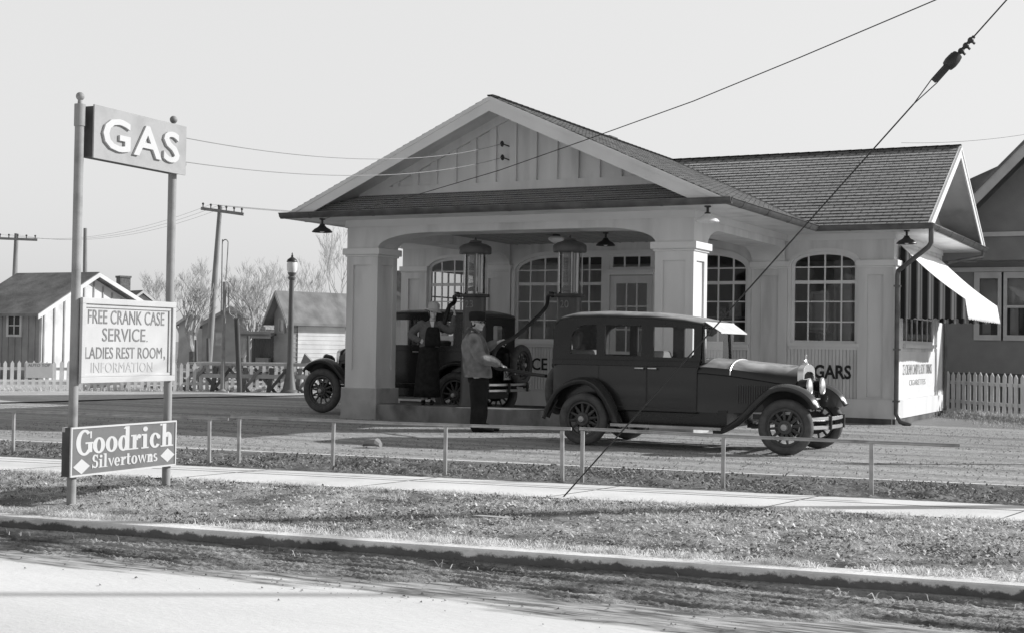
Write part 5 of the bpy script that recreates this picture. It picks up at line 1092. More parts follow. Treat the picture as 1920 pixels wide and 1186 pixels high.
for ly, ox in ((-.09, .0), (.09, .08)): sh.loft([[(ox+x, ly+w_*math.cos(2*math.pi*k/12), max(0, z0+h*math.sin(2*math.pi*k/12))) for k in range(12)] for x, w_, z0, h in ((-.16, .03, .03, .03), (-.14, .042, .05, .05), (-.04, .045, .06, .06), (.06, .05, .04, .042), (.12, .045, .03, .032), (.15, .02, .022, .02))])
P(MAN, 'shoes', sh, M['shoe'], smooth=60)
cp = MB(); cpm = Matrix.Translation(hc+Vector((-.005, .0, .058))) @ Matrix.Rotation(R(48), 4, 'Z')
cp.loft([[cpm @ Vector((.11*w_*math.cos(2*math.pi*k/22), .012+.126*w_*math.sin(2*math.pi*k/22), z)) for k in range(22)] for w_, z in ((.93, -.02), (.98, .0), (1.03, .05), (1.0, .09), (.8, .108), (.3, .112))])
bill = [cpm @ Vector((.09*math.cos(R(200+140*k/10)), -.05+.115*math.sin(R(200+140*k/10)), -.022-.004*abs(k-5)/5)) for k in range(11)]; bill2 = [cpm @ Vector((.088*math.cos(R(200+140*k/10)), -.01+.088*math.sin(R(200+140*k/10)), -.006)) for k in range(11)]
cp.loft([bill, bill2], caps=False, closed=False); P(MAN, 'cap', cp, M['cap'], smooth=50, solid=.006)
hr = MB(); hr.ball(hm @ Vector((0, .03, -.005)), .084, 16, (.98, 1.0, .85)); hmn = [v for v in hr.v]; P(MAN, 'hair', hr, M['hair'], smooth=180)
gl = MB()
for s_ in (-1, 1):
    c = Vector((s_*.032, -.102, .012)); gl.tube([hm @ ((c+Vector((.021*math.cos(2*math.pi*k/14), 0, .017*math.sin(2*math.pi*k/14))))*hk) for k in range(15)], .002, 5, caps=False); gl.tube([hm @ (Vector((s_*.053, -.1, .014))*hk), hm @ (Vector((s_*.08, .0, .016))*hk)], .002, 5)
P(MAN, 'spectacles', gl, M['dark'])
tx = MB(); text(tx, 'SIN', lambda u, v, w_: (-.262+u*.75, -.125-u*.35+.02-w_-.012, 1.475+v+u*.5), .1, .045, .004, .003); P(jo, 'lettering', tx, M['black_letter'])
place(MAN, (-9.73, 18.06, 0), R(27.2))
pk = MB()
for z in (.98, 1.06, 1.14, 1.22): pk.ball((.055-.3*(z-.98)*.5, -.045, z), .011, 8)
P(jo, 'buttons', pk, M['dark'], smooth=180)
# --- woman on the island
WO = T('person', 'woman in a pale brimmed hat, dark skirt and cardigan with one hand on her hip', 'person')
hc = Vector((.085, -.03, 1.545))
bd = MB(); hm, hk = head(bd, hc, R(6), .215)
limb(bd, [(.06, 0, 1.36), (.075, 0, 1.42), (.085, -.01, 1.5)], [.06, .05, .05])
sect(bd, [(.02, 0, .80, .15, .11), (.02, 0, 1.0, .125, .1), (.03, 0, 1.2, .15, .11), (.05, 0, 1.34, .15, .1), (.06, 0, 1.40, .07, .06)])
ra = [(-.11, 0, 1.345), (-.29, .05, 1.18), (-.175, -.07, 1.09), (-.13, -.09, 1.075)]; la = [(.205, 0, 1.345), (.385, -.02, 1.245), (.44, -.06, 1.46), (.447, -.07, 1.52)]
for a in (ra, la): limb(bd, a, [.05, .04, .028, .025])
for lx in (-.06, .1): limb(bd, [(lx*.8+.0, 0, .82), (lx, 0, .45), (lx, 0, .08)], [.085, .055, .035])
hand(bd, (-.13, -.09, 1.075), (.85, .0, -.45), (.1, .8, .1), .9, .5, -1); hand(bd, (.447, -.07, 1.52), (-.12, -.05, 1), (-.9, .0, -.15), .9, 1.2, 1)
body = PM(WO, 'body', remesh(bd, .0085, 2), M['skin']); eyes(WO, hm, hk, 'eyes', body, M['eye'])
ck = MB(); sect(ck, [(.02, 0, .96, .165, .125), (.02, 0, 1.08, .15, .12), (.03, 0, 1.22, .165, .13), (.045, 0, 1.33, .165, .115), (.055, 0, 1.385, .105, .08), (.06, 0, 1.41, .06, .055)])
limb(ck, ra[:3]+[(-.15, -.085, 1.083)], [.075, .062, .052, .046]); limb(ck, [la[0], la[1], (.425, -.045, 1.38), (.44, -.06, 1.47)], [.075, .066, .05, .045])
cm = remesh(ck, .011, 2); folds(cm, .006, 21); co_ = PM(WO, 'cardigan', cm, M['cardigan'])
dk = MB(); sect(dk, [(.0, .0, .13, .225, .19), (.0, 0, .3, .215, .18), (.005, 0, .6, .19, .155), (.015, 0, .85, .175, .14), (.02, 0, 1.0, .15, .125), (.02, 0, 1.04, .13, .11)], 40)
for i, v in enumerate(dk.v):
    a = math.atan2(v[1], v[0]); q = max(0, (1.0-v[2]))*.03*math.sin(9*a+2*v[2]); dk.v[i] = (v[0]*(1+q), v[1]*(1+q), v[2])
P(WO, 'skirt', dk, M['dress'], smooth=180)
bb = MB(); bb.loft([[(.09+x*w_, -.115-.02*(1-abs(x))-d, z) for x in (-1, -.6, -.2, .2, .6, 1)] for z, w_, d in ((.98, .13, .02), (1.08, .13, .025), (1.2, .12, .03), (1.275, .10, .02), (1.30, .07, .012))], caps=False, closed=False); P(WO, 'blouse_front', bb, M['dress'], smooth=180, solid=.015)
vn = MB(); vn.add([(.035, -.095, 1.40), (.11, -.1, 1.40), (.10, -.135, 1.29), (.075, -.135, 1.27)], [(0, 1, 2, 3)]); P(WO, 'collar', vn, M['collar'], solid=.012)
ht = MB(); hmx = Matrix.Translation(hc+Vector((0, .0, .03))) @ Matrix.Rotation(R(8), 4, 'Y')
ht.loft([[hmx @ Vector((w_*math.cos(2*math.pi*k/26), .012+w_*1.08*math.sin(2*math.pi*k/26), z+(.012*math.sin(4*math.pi*k/26) if w_ > .11 else 0))) for k in range(26)] for w_, z in ((.15, -.012), (.14, .008), (.1, .03), (.1, .075), (.092, .12), (.06, .145), (.02, .15))]); P(WO, 'hat', ht, M['felt'], smooth=60)
hr = MB(); hr.ball(hm @ Vector((0, .025, -.01)), .082, 16, (1.05, .95, 1.1)); P(WO, 'hair', hr, M['hair'], smooth=180)
sh = MB()
for lx in (-.06, .09): sh.loft([[(lx+w_*math.cos(2*math.pi*k/12), y, max(0, z0+h*math.sin(2*math.pi*k/12))) for k in range(12)] for y, w_, z0, h in ((.09, .028, .05, .045), (.02, .036, .06, .055), (-.06, .042, .035, .038), (-.13, .036, .025, .028), (-.16, .015, .02, .018))])
P(WO, 'shoes', sh, M['shoe'], smooth=60)
place(WO, (-11.86, 19.98, .262), R(27.2))
# ------------------------------------------------------------------ beyond the forecourt
def zy(px, py, d): return at(px, py, d=d).z
def frame(px, d, ang=0, z=0):
    """local frame standing at picture column px, distance d: x to the right of the view, y away"""
    o = at(px, 640, d=d); a = YAW+ang; return lambda x, y, h: (o.x+x*math.cos(a)-y*math.sin(a), o.y+x*math.sin(a)+y*math.cos(a), z+h)
def fbox(mb, F, x0, x1, y0, y1, z0, z1): return mb.add([F(x, y, z) for x in (x0, x1) for y in (y0, y1) for z in (z0, z1)], [(0, 1, 3, 2), (4, 6, 7, 5), (0, 4, 5, 1), (2, 3, 7, 6), (0, 2, 6, 4), (1, 5, 7, 3)])
def fbar(mb, F, p, q, w_, h): return mb.bar(F(*p), F(*q), w_, h)
M['oldshingle'] = mat('old_roofing', .22, .9, .3, 2, .1, bump=.4, bscale=12, stain=.3); M['palewall'] = mat('whitewash', .62, .85, .12, 2, .2, stain=.25, sscale=1.5); M['greywall'] = mat('grey_clapboard', .32, .85, .15, 2, .2, stain=.3)
M['brick'] = mat('chimney_brick', .17, .9, .3, 10, .1); M['lamp_iron'] = mat('lamp_post_paint', .14, .5, .15, 4, .4, stain=.2)
def picket_fence(label, p, q, sp_, w_, h, m, sign=False):
    p, q = Vector(p), Vector(q); d = (q-p); L_ = d.length; d.normalize(); n = Vector((d.y, -d.x, 0)); t = T('picket_fence', label, 'fence', tuple(p))
    pk = MB(); k = 0; rg = random.Random(int(L_*100))
    while k*sp_ < L_:
        a = p+d*(k*sp_+rg.uniform(-.006, .006)); dz = rg.uniform(-.015, .015); hh = h+dz; lean = rg.uniform(-.012, .012)
        o = [(0, .0), (w_, .0), (w_+lean, hh-.07), (w_/2+lean, hh), (lean, hh-.07)]
        pk.plate(o, [], lambda u, v, w2: a+d*u+n*w2+Vector((0, 0, v)), .0, .02); k += 1
    P(t, 'pickets', pk, m)
    for z in (h*.28, h*.74):
        r = MB(); r.bar(p-n*.025+Vector((0, 0, z)), q-n*.025+Vector((0, 0, z)), .035, .07); P(t, 'rail', r, m)
    x = .3
    while x < L_:
        r = MB(); a = p+d*x-n*.09; r.bar(a-Vector((0, 0, .2)), a+Vector((0, 0, h*.85)), .08, .08); P(t, 'post', r, m); x += 2.3
    return t, p, d, n
fa_, fb_ = at(-60, 640, d=32.4), at(655, 640, d=35.9); fa_.z = fb_.z = 0
t, fp, fd_, fn_ = picket_fence('white picket fence beyond the forecourt at the left', fa_, fb_, .158, .082, .74, M['picket'])
sb = MB(); u0 = (at(50, 640, d=32.8)-fp).dot(fd_); fo = fn_*.03
sb.plate([(u0, .33), (u0+.6, .33), (u0+.6, .69), (u0, .69)], [], lambda u, v, w_: fp+fd_*u+fn_*(.022+w_)+Vector((0, 0, v)), 0, .012)
sgo = S('fence_sign', sb, M['signwhite'], tuple(fp+fd_*(u0+.3)+Vector((0, 0, .5))), 'small white AUTO TOP sign nailed to the left picket fence', 'sign')
tx = MB(); text(tx, 'AUTO TOP', lambda u, v, w_: fp+fd_*(u0+.05+u)+fn_*(.0345+w_)+Vector((0, 0, .6+v)), .5, .07, 0, .003); P(sgo, 'lettering', tx, M['faded'])
picket_fence('white picket fence between the filling station and the stucco house', (-5.3, 30.9, 0), (-.6, 25.6, 0), .205, .115, .87, M['picket'])
# left shed, board and batten
SH = T('board_shed', 'pale board-and-batten shed with a dark roof behind the left picket fence', 'shed', (-33.5, 32.7, 0)); gx, y0, y1, ym = -31.9, 30.8, 34.6, 32.85
w_ = MB(); w_.plate([(y0, -.1), (y1, -.1), (y1, 2.5), (ym, 3.22), (y0, 2.12)], [], YZ, gx-.1, gx); P(SH, 'gable_wall', w_, M['palewall'])
b_ = MB()
for i in range(10):
    y = y0+.05+i*.41; zt = min(2.12+(y-y0)*.535, 3.22-(y-ym)*.41 if y > ym else 9)
    b_.box(gx+.001, gx+.03, y, y+.05, -.05, zt-.1)
P(SH, 'battens', b_, M['greywall'])
w_ = MB(); w_.box(-36.5, gx-.1, y0, y0+.1, -.1, 2.12)
for i in range(16): w_.box(gx-.3-i*.28, gx-.26-i*.28, y0-.03, y0-.001, -.05, 2.1)
P(SH, 'side_wall', w_, M['greywall'])  # greyer than the sunlit gable: the shade of this side is put into the colour
for nm, pl in (('roof_slope', [(y0-.45, 2.0), (y0-.45, 1.92), (ym, 3.28), (ym, 3.38)]), ('roof_slope', [(ym+.001, 3.38), (ym+.001, 3.28), (y1+.4, 2.42), (y1+.4, 2.52)])):
    r = MB(); r.plate(pl[::-1], [], YZ, -35.2, gx+.3); P(SH, nm, r, M['oldshingle'])
r = MB(); r.plate([(y0-.46, 1.84), (ym, 3.22), (ym, 3.36), (y0-.46, 1.98)], [], YZ, gx+.301, gx+.33); r.plate([(ym+.001, 3.22), (y1+.41, 2.36), (y1+.41, 2.5), (ym+.001, 3.36)], [], YZ, gx+.301, gx+.33); P(SH, 'rake_board', r, M['palewall'])
wn = MB(); q = at(28, 612, Y=y0); wn.plate([(q.x-.32, 1.3), (q.x+.32, 1.3), (q.x+.32, 2.0), (q.x-.32, 2.0)], [[(q.x-.24, 1.37), (q.x+.24, 1.37), (q.x+.24, 1.93), (q.x-.24, 1.93)]], XZ, y0-.05, y0-.001); wn.box(q.x-.02, q.x+.02, y0-.04, y0-.01, 1.37, 1.93); wn.box(q.x-.24, q.x+.24, y0-.038, y0-.012, 1.63, 1.66)
w2 = P(SH, 'window', wn, M['palewall']); g = MB(); g.add([(q.x-.24, y0-.015, 1.37), (q.x+.24, y0-.015, 1.37), (q.x+.24, y0-.015, 1.93), (q.x-.24, y0-.015, 1.93)], [(0, 1, 2, 3)]); P(w2, 'pane', g, M['black'])
# generic little house: gable along local x (front = y0), ridge along y
def house(name, label, cat, F, wd, dp_, he, hr, mw, mr, ov=.25, clap=0, win=(), chim=None, z0=-.1):
    t = T(name, label, cat, F(0, 0, 0)); w_ = MB(); hh = wd/2
    w_.plate([(-hh, z0), (hh, z0), (hh, he), (0, hr-.05), (-hh, he)], [], lambda u, v, q: F(u, q, v), 0, .08); w_.plate([(-hh, z0), (hh, z0), (hh, he), (0, hr-.05), (-hh, he)], [], lambda u, v, q: F(u, q, v), dp_-.08, dp_)
    for s in (-1, 1): fbox(w_, F, *sorted((s*hh, s*(hh-.08))), .081, dp_-.081, z0, he)
    if clap:
        k = 0
        while z0+k*clap < hr-.2:
            z = z0+k*clap; half = hh if z < he else hh*(hr-z)/(hr-he)-.05
            if half > .1: fbox(w_, F, -half, half, -.018, -.001, z, z+.03)
            if z < he:
                for s in (-1, 1): fbox(w_, F, *sorted((s*(hh+.001), s*(hh+.018))), 0, dp_, z, z+.03)
            k += 1
    wall = P(t, 'wall', w_, mw); sl = (hr-he)/hh
    for s in (-1, 1):
        r = MB(); e = hh+ov; r.plate([(0, hr), (s*e, hr-sl*e), (s*e, hr-sl*e+.08), (0, hr+.08)], [], lambda u, v, q: F(u, q, v), -ov, dp_+ov); P(t, 'roof_slope', r, mr)
        r = MB(); r.plate([(0, hr-.08), (s*e, hr-sl*e-.08), (s*e, hr-sl*e+.06), (0, hr+.06)], [], lambda u, v, q: F(u, q, v), -ov-.03, -ov-.001); P(t, 'rake_board', r, mw)
    for (fx, za, zb, ww) in win:
        m2 = MB(); m2.plate([(fx-ww, za), (fx+ww, za), (fx+ww, zb), (fx-ww, zb)], [[(fx-ww+.07, za+.07), (fx+ww-.07, za+.07), (fx+ww-.07, zb-.07), (fx-ww+.07, zb-.07)]], lambda u, v, q: F(u, q, v), -.06, -.019); wn = P(t, 'window', m2, mw)
        g = MB(); g.add([F(fx-ww+.07, -.03, za+.07), F(fx+ww-.07, -.03, za+.07), F(fx+ww-.07, -.03, zb-.07), F(fx-ww+.07, -.03, zb-.07)], [(0, 1, 2, 3)]); P(wn, 'pane', g, M['metal'])
    if chim: c = MB(); cx_, cy_, cw, cz0, cz1 = chim; fbox(c, F, cx_-cw, cx_+cw, cy_-cw, cy_+cw, cz0, cz1); fbox(c, F, cx_-cw-.04, cx_+cw+.04, cy_-cw-.04, cy_+cw+.04, cz1+.001, cz1+.1); P(t, 'chimney', c, M['brick'])
    return t
# small clapboard shed beside the lamp post
Fs = frame(528, 44.8, R(-48)); house('clapboard_shed', 'small clapboard shed with a steep shingled roof behind the lamp post', 'shed', Fs, .92, 2.25, 2.2, 2.84, M['greywall'], M['oldshingle'], .28, .15, [(.05, 1.55, 2.05, .18)])
bw_ = MB(); fbox(bw_, Fs, .48, .495, .3, 2.15, -.1, 1.95)
for k in range(14): fbox(bw_, Fs, .496, .507, .3, 2.15, k*.14-.05, k*.14-.03)
bp_ = [c for c in bpy.data.objects if c.name == 'clapboard_shed'][0]; P(bp_, 'sunlit_wall', bw_, M['palewall'])  # pale clapboard sheet: sunlight on this long wall is put into its colour
Fl = frame(488, 45, R(-8)); LT = T('lean_to', 'low open lean-to of dark upright planks beside the clapboard shed', 'shed', Fl(0, 0, 0)); m_ = MB()
for i in range(9): fbox(m_, Fl, -.42+i*.095, -.335+i*.095, .4, .43, -.1, 1.55)
P(LT, 'plank_wall', m_, M['oldwood']); m_ = MB(); m_.plate([(-.5, 1.45), (1.5, 1.55), (1.5, 1.62), (-.5, 1.52)], [], lambda u, v, q: Fl(v*.0+q*.9-.5, u, v), 0, 1.1); fbox(m_, Fl, -.5, .5, -.5, -.47, 1.38, 1.60); P(LT, 'roof', m_, M['wood'])
m_ = MB(); fbar(m_, Fl, (-.4, 0, -.1), (-.4, 0, 1.4), .08, .08); P(LT, 'post', m_, M['oldwood']); bx = MB(); fbox(bx, Fl, -.15, .28, .0, .3, .3, .75); fbox(bx, Fl, -.16, .29, -.02, .0, .5, .53); S('wooden_crate', bx, M['wood'], Fl(0, .1, .3), 'weathered wooden crate standing inside the lean-to', 'crate')
leg = MB(); [fbar(leg, Fl, (a, .15, -.05), (a+.12, .15, .299), .04, .04) for a in (-.12, .1)]; cr_ = bpy.data.objects['wooden_crate']; P(cr_, 'legs', leg, M['oldwood'])
Fg = frame(433, 62); house('grey_outbuilding', 'grey outbuilding with a low roof behind the bare trees', 'outbuilding', Fg, 2.6, 4, 2.0, 2.75, M['greywall'], M['oldshingle'], .3, 0, [(-.55, 1.0, 1.7, .22)])
Fw = frame(362, 66); house('white_outbuilding', 'white outbuilding half hidden behind the left bare tree', 'outbuilding', Fw, 1.4, 4, 2.1, 2.6, M['palewall'], M['oldshingle'], .2)
Fh = frame(262, 72, R(38)); house('cottage', 'cottage with a brick chimney behind the service board', 'house', Fh, 3.2, 3.2, 2.6, 3.75, M['palewall'], M['oldshingle'], .3, 0, [], (-.3, 1.6, .28, 3.2, 4.5))
Fx = frame(730, 52, R(8)); house('shingled_house', 'shingled house with a brick chimney glimpsed past the left pier', 'house', Fx, 4.4, 5, 2.0, 3.3, M['greywall'], M['oldshingle'], .35, 0, [], (.5, 1.0, .22, 2.9, 3.95))
# lamp post
t = T('lamp_post', 'ornamental lamp post with a white glass globe at the edge of the forecourt', 'street lamp', (0, 0, 0)); m_ = MB()
m_.lathe([(.24, 0), (.23, .06), (.185, .1), (.15, .25), (.1, .5), (.08, .72), (.075, 1.2), (.062, 2.7), (.062, 2.80), (.09, 2.83), (.095, 2.87), (.06, 2.9), (.1, 2.96), (.11, 2.99)], n=12); P(t, 'shaft', m_, M['lamp_iron'], smooth=30)
m_ = MB(); m_.lathe([(.1, 2.99), (.125, 3.05), (.13, 3.2), (.12, 3.25)], n=20); P(t, 'globe', m_, M['milk'], smooth=50)
m_ = MB(); m_.lathe([(.135, 3.25), (.135, 3.265), (.11, 3.32), (.05, 3.36), (.025, 3.38), (.03, 3.41), (.012, 3.43), (.02, 3.45), (.0, 3.5)], n=20); P(t, 'cap', m_, M['dark'], smooth=40)
q = at(543, 737, z=0); place(t, (q.x, q.y, 0)); dup(t, (1.5, 19.7, 0), 0, 'lamp post to the right of the picture, its shadow crossing the forecourt')
# standpipe for air and water
q = at(419, 736, z=0); Fp = frame(419, (q.x*-math.sin(YAW)+q.y*math.cos(YAW))); t = T('standpipe', 'pale standpipe with a tall looped hose arm in front of the picket fence', 'standpipe', Fp(0, 0, 0)); m_ = MB(); o = Fp(0, 0, 0)
m_.lathe([(.11, -.03), (.11, .06), (.06, .1), (.055, .3), (.045, 1.9), (.045, 2.72)], o, n=12); P(t, 'pipe', m_, M['galv'], smooth=40)
m_ = MB(); fbox(m_, Fp, -.14, .16, -.12, .12, -.03, .05); P(t, 'base', m_, M['concrete']); m_ = MB(); loop = [(-.07, 0, 1.9), (-.075, 0, 3.6), (-.06, 0, 3.72), (0, 0, 3.76), (.055, 0, 3.72), (.065, 0, 3.6), (.03, 0, 2.75)]
m_.tube([Fp(*p) for p in spl(loop, 5)], .014, 6); m_.tube([Fp(*p) for p in spl([(.03, 0, 2.72), (.1, 0, 2.65), (.11, 0, 2.2), (.14, 0, 1.95), (.24, 0, 1.88), (.3, 0, 1.85), (.62, 0, 1.83)], 5)], .016, 6); m_.ball(Fp(-.07, 0, 1.95), .05, 8); P(t, 'hose_arm', m_, M['galv'], smooth=60)
m_ = MB(); m_.tube([Fp(.3, .05, 1.83), Fp(.42, .1, -.1)], [.06, .07], 10); S('wood_post', m_, M['oldwood'], Fp(.4, .1, 0), 'dark leaning wooden post under the arm of the standpipe', 'post', smooth=60)
for px, d, h, l in ((393, 40, 1.35, 'short dark wooden post left of the standpipe'), (318+52, 43, 1.3, 'thin grey post in front of the white outbuilding'), (468, 43, 1.45, 'crooked pale post left of the lean-to')):
    F = frame(px, d); m_ = MB(); m_.tube([F(.0, 0, -.1), F(-.05, 0, h)], [.06, .045], 8); S('wood_post', m_, M['oldwood'], F(0, 0, 0), l, 'post', smooth=60)
# plank ramp for draining crank cases
Fr = frame(322, 34.6); t = T('service_ramp', 'long plank ramp on trestles in front of the left picket fence', 'ramp', Fr(0, 0, 0)); kx = 34.6/FPX
for dy, nm in ((0, 'near'), (1.25, 'far')):
    m_ = MB(); m_.loft([[Fr(x, dy+y, z+e) for y, e in ((-.16, 0), (.16, 0), (.16, .07), (-.16, .07))] for x, z in ((-2.25, -.03), (-1.0, .38), (-.1, .60), (.4, .665), (4.3, .675))]); P(t, 'plank_track', m_, M['plank'])
    m_ = MB(); fbox(m_, Fr, -.1, 4.2, dy-.17, dy-.12, .36, .46); P(t, 'stringer', m_, M['plank'])
for x in (.45, 1.1, 1.85, 2.5, 3.2, 3.9):
    m_ = MB(); fbar(m_, Fr, (x-.05, -.1, -.02), (x+.05, -.1, .62), .13, .09); fbar(m_, Fr, (x-.38, -.13, .6), (x+.15, -.13, 0), .05, .07); fbar(m_, Fr, (x+.42, -.17, .6), (x-.05, -.17, 0), .05, .07); fbar(m_, Fr, (x, 1.3, -.02), (x, 1.3, .62), .13, .09); fbar(m_, Fr, (x, -.1, .58), (x, 1.3, .58), .07, .08); P(t, 'trestle', m_, M['oldwood'] if int(x*10) % 2 else M['wood'])
for a_, h_ in ((-.62, .48), (-1.2, .3)): m_ = MB(); fbar(m_, Fr, (a_, 0, -.05), (a_, 0, h_), .12, .1); P(t, 'prop', m_, M['plank'])
m_ = MB(); fbox(m_, Fr, -.9, .3, .6, .7, -.02, .1); P(t, 'ground_beam', m_, M['oldwood'])
mb = MB(); q0 = at(575, 683, d=34.9); mb.add([Fr(x, y, z) for x, y, z in ((3.23, .0, .75), (3.55, 0, .76), (3.32, .05, 1.0), (3.23, .3, .75), (3.55, .3, .76), (3.32, .3, 1.0))], [(0, 1, 2), (3, 5, 4), (0, 2, 5, 3), (1, 4, 5, 2), (0, 3, 4, 1)]); S('oil_funnel_tray', mb, M['wood'], Fr(3.4, .1, .75), 'wedge-shaped tray lying on top of the plank ramp', 'tray')
# utility poles and their wires
def upole(label, px, pytop, pxb, d, arms, w0):
    top = at(px, pytop, d=d); b = at(pxb, 640, d=d); b.z = -.3; t = T('utility_pole', label, 'utility pole', tuple(b)); m_ = MB(); m_.tube([b, top], [w0*1.35, w0*.8], 10); P(t, 'shaft', m_, M['fpole'], smooth=60); A = []
    for pxa, pya, pxc, pyc, n in arms:
        a, c = at(pxa, pya, d=d-.15), at(pxc, pyc, d=d-.15); m_ = MB(); m_.bar(a, c, .1, .12); ar = P(t, 'crossarm', m_, M['fpole']); m_ = MB()
        for i in range(n): q = a+(c-a)*((i+.25)/(n-.5)); m_.tube([q, q+Vector((0, 0, .18))], .025, 6); m_.ball(q+Vector((0, 0, .2)), .05, 8); A.append(q+Vector((0, 0, .22)))
        P(ar, 'pin_insulator', m_, M['dark'])
    return t, A
M['fpole'] = mat('grey_pole', .27, .9, .2, 3, .1, stretch=(3, 3, .4))
t1, A1 = upole('leaning utility pole with one crossarm behind the standpipe', 413, 385, 390, 56, [(377, 391, 457, 402, 6)], .11)
t2, A2 = upole('far utility pole at the left edge above the board shed', 31, 438, 22, 70, [(-4, 447, 70, 450, 5)], .13)
t3, A3 = upole('utility pole half hidden behind the left post of the roadside sign', 160, 428, 159, 74, [], .12)
for i in range(4):
    S('line_wire', wire(MB(), A1[i+1], A1[i+1]+Vector((22, 30, 1.0)), .5, .005), M['palewire'], tuple(A1[i+1]), 'pale line wire running right from the leaning pole behind the canopy', 'wire', 'line wires right of the leaning pole')
for i in range(3): S('line_wire', wire(MB(), A1[i+1], A2[i], .7, .005), M['palewire'], tuple(A2[i]), 'pale line wire between the leaning pole and the far pole at the left edge', 'wire', 'line wires left of the leaning pole')
w_ = MB(); wire(w_, at(1690, 268, d=60), at(1990, 240, d=60), .2, .008); S('line_wire', w_, M['palewire'], tuple(at(1900, 248, d=60)), 'faint line wire in the sky above the stucco house', 'wire')
# bare winter trees
def bare_tree(label, px, d, h, seed, spread=.5, trunk=.11, group='bare trees behind the picket fence', lean=0, split=.3, depth=6, name='bare_tree'):
    rg = random.Random(seed); o = at(px, 640, d=d); o.z = -.1; t = T(name, label, 'tree', tuple(o), group); tr = MB(); cr = MB()
    def grow(p, dr, L_, r, k, mb):
        n = 3; pts = [p]; dd = dr
        for i in range(n): dd = (dd+Vector((rg.gauss(0, .12), rg.gauss(0, .12), .05))).normalized(); pts.append(pts[-1]+dd*(L_/n))
        r1 = r*.66; mb.tube(pts, [r+(r1-r)*i/n for i in range(n+1)], 6 if k < 2 else 3, caps=False)
        if k >= depth: return
        for j in range(rg.choice((2, 3, 3)) if k < depth-1 else 4):
            a = rg.uniform(0, 6.28); q = Vector((math.cos(a), math.sin(a), 0)); nd = (dd*(1-spread*.4)+q*spread*rg.uniform(.5, 1.1)+Vector((0, 0, .22))).normalized()
            st_ = pts[-1] if j == 0 else pts[rg.choice((2, 3))]; grow(st_, nd, L_*rg.uniform(.62, .86), max(r1*rg.uniform(.6, .9), .0065), k+1, cr)
    base = o+Vector((lean, 0, h*split)); tr.tube([o, o+(base-o)*.5+Vector((.04, 0, 0)), base], [trunk*1.3, trunk, trunk*.85], 8, caps=False); dr = (base-o).normalized()
    for j in range(3): a = rg.uniform(0, 6.28)+j*2.1; grow(base, (dr+Vector((math.cos(a), math.sin(a), .2))*.45).normalized(), h*.21, trunk*.6, 1, cr)
    P(t, 'trunk', tr, M['bark'], smooth=60); P(t, 'crown', cr, M['twig']); return t
M['twig'] = mat('hazed_twigs', .4, .9, .2, 3, .1)  # twigs lightened: the veil of haze is put into their colour
bare_tree('thick-trunked bare tree in front of the white outbuilding', 362, 50, 3.9, 3, .55, .16, split=.25)
bare_tree('forked bare tree between the standpipe and the lean-to', 455, 49, 3.9, 8, .5, .14, split=.2)
bare_tree('slim bare tree close behind the leaning post', 478, 55, 4.3, 12, .5, .09, split=.25)
bare_tree('hazy bare tree far behind the leaning pole', 398, 78, 6.0, 17, .55, .12)
bare_tree('hazy bare tree far behind the forked tree', 468, 82, 6.4, 23, .55, .12)
bare_tree('hazy bare tree far behind the white outbuilding', 338, 80, 5.6, 31, .55, .12)
bare_tree('hazy bare tree above the cottage chimney', 300, 92, 6.0, 37, .55, .12)
bare_tree('tall thin bare tree just left of the canopy pier', 640, 80, 8.2, 41, .4, .09)
bare_tree('hazy bare tree behind the small clapboard shed', 575, 95, 7.0, 47, .5, .12)
bare_tree('hazy bare tree behind the lamp post', 520, 88, 6.3, 53, .5, .12)
# dry weeds and brush at the fence feet
def tuft(name, spots, m, n, h, w_, seed, kind='stuff', flat=0):
    rg = np.random.RandomState(seed); k = len(spots); c = spots[rg.randint(0, k, n)] if k else None
    return c
# stucco house on the right
H = T('stucco_house', 'grey stucco house with a steep gable and paired windows behind the right fence', 'house', (-3, 33, 0)); y = 33.0
w_ = MB(); wx = [(-5.0, 1.64, -4.5, 3.02), (-4.40, 1.64, -3.72, 3.02)]
w_.plate([(-6.3, .0), (-1.4, .0), (-1.4, 3.35), (-6.3, 3.35)], [[(a, b), (c, b), (c, e), (a, e)] for a, b, c, e in wx], XZ, y, y+.2); P(H, 'wall', w_, M['stucco'])
for a, b, c, e in wx:
    m_ = MB(); m_.plate([(a-.07, b-.07), (c+.07, b-.07), (c+.07, e+.09), (a-.07, e+.09)], [[(a+.05, b+.05), (c-.05, b+.05), (c-.05, e-.05), (a+.05, e-.05)]], XZ, y-.04, y-.001); m_.box(a+.05, c-.05, y-.03, y-.005, (b+e)/2-.03, (b+e)/2+.03)
    wn = P(H, 'window', m_, M['greytrim'] if 'greytrim' in M else M.setdefault('greytrim', mat('grey_trim', .6, .7, .1, 4, .3)))
    g = MB(); g.add([(a, y+.02, b), (c, y+.02, b), (c, y+.02, e), (a, y+.02, e)], [(0, 1, 2, 3)]); P(wn, 'pane', g, M['glass']); cu = MB(); cu.box(a, c, y+.1, y+.11, (b+e)/2, e); P(wn, 'blind', cu, M['signwhite'])
    cu = MB(); cu.box(a+.1, a+.28, y+.12, y+.13, b, (b+e)/2); P(wn, 'curtain', cu, M['signwhite'])
bk = MB(); bk.box(-6.1, -1.6, y+1.5, y+1.6, .5, 3.3); P(H, 'inner_wall', bk, M['oldwood'])
m_ = MB(); m_.box(-6.3, -1.4, y-.05, y-.002, 3.12, 3.22); P(H, 'trim_band', m_, M['greytrim']); m_ = MB(); m_.box(-6.3, -1.4, y-.06, y-.002, -.1, .82); P(H, 'foundation', m_, M['oldwood'])
w_ = MB(); yu = y-.55; ap_, zb_ = -3.5, 3.5; sl_ = 1.02; gz2 = lambda x: 5.95-sl_*abs(x-ap_)
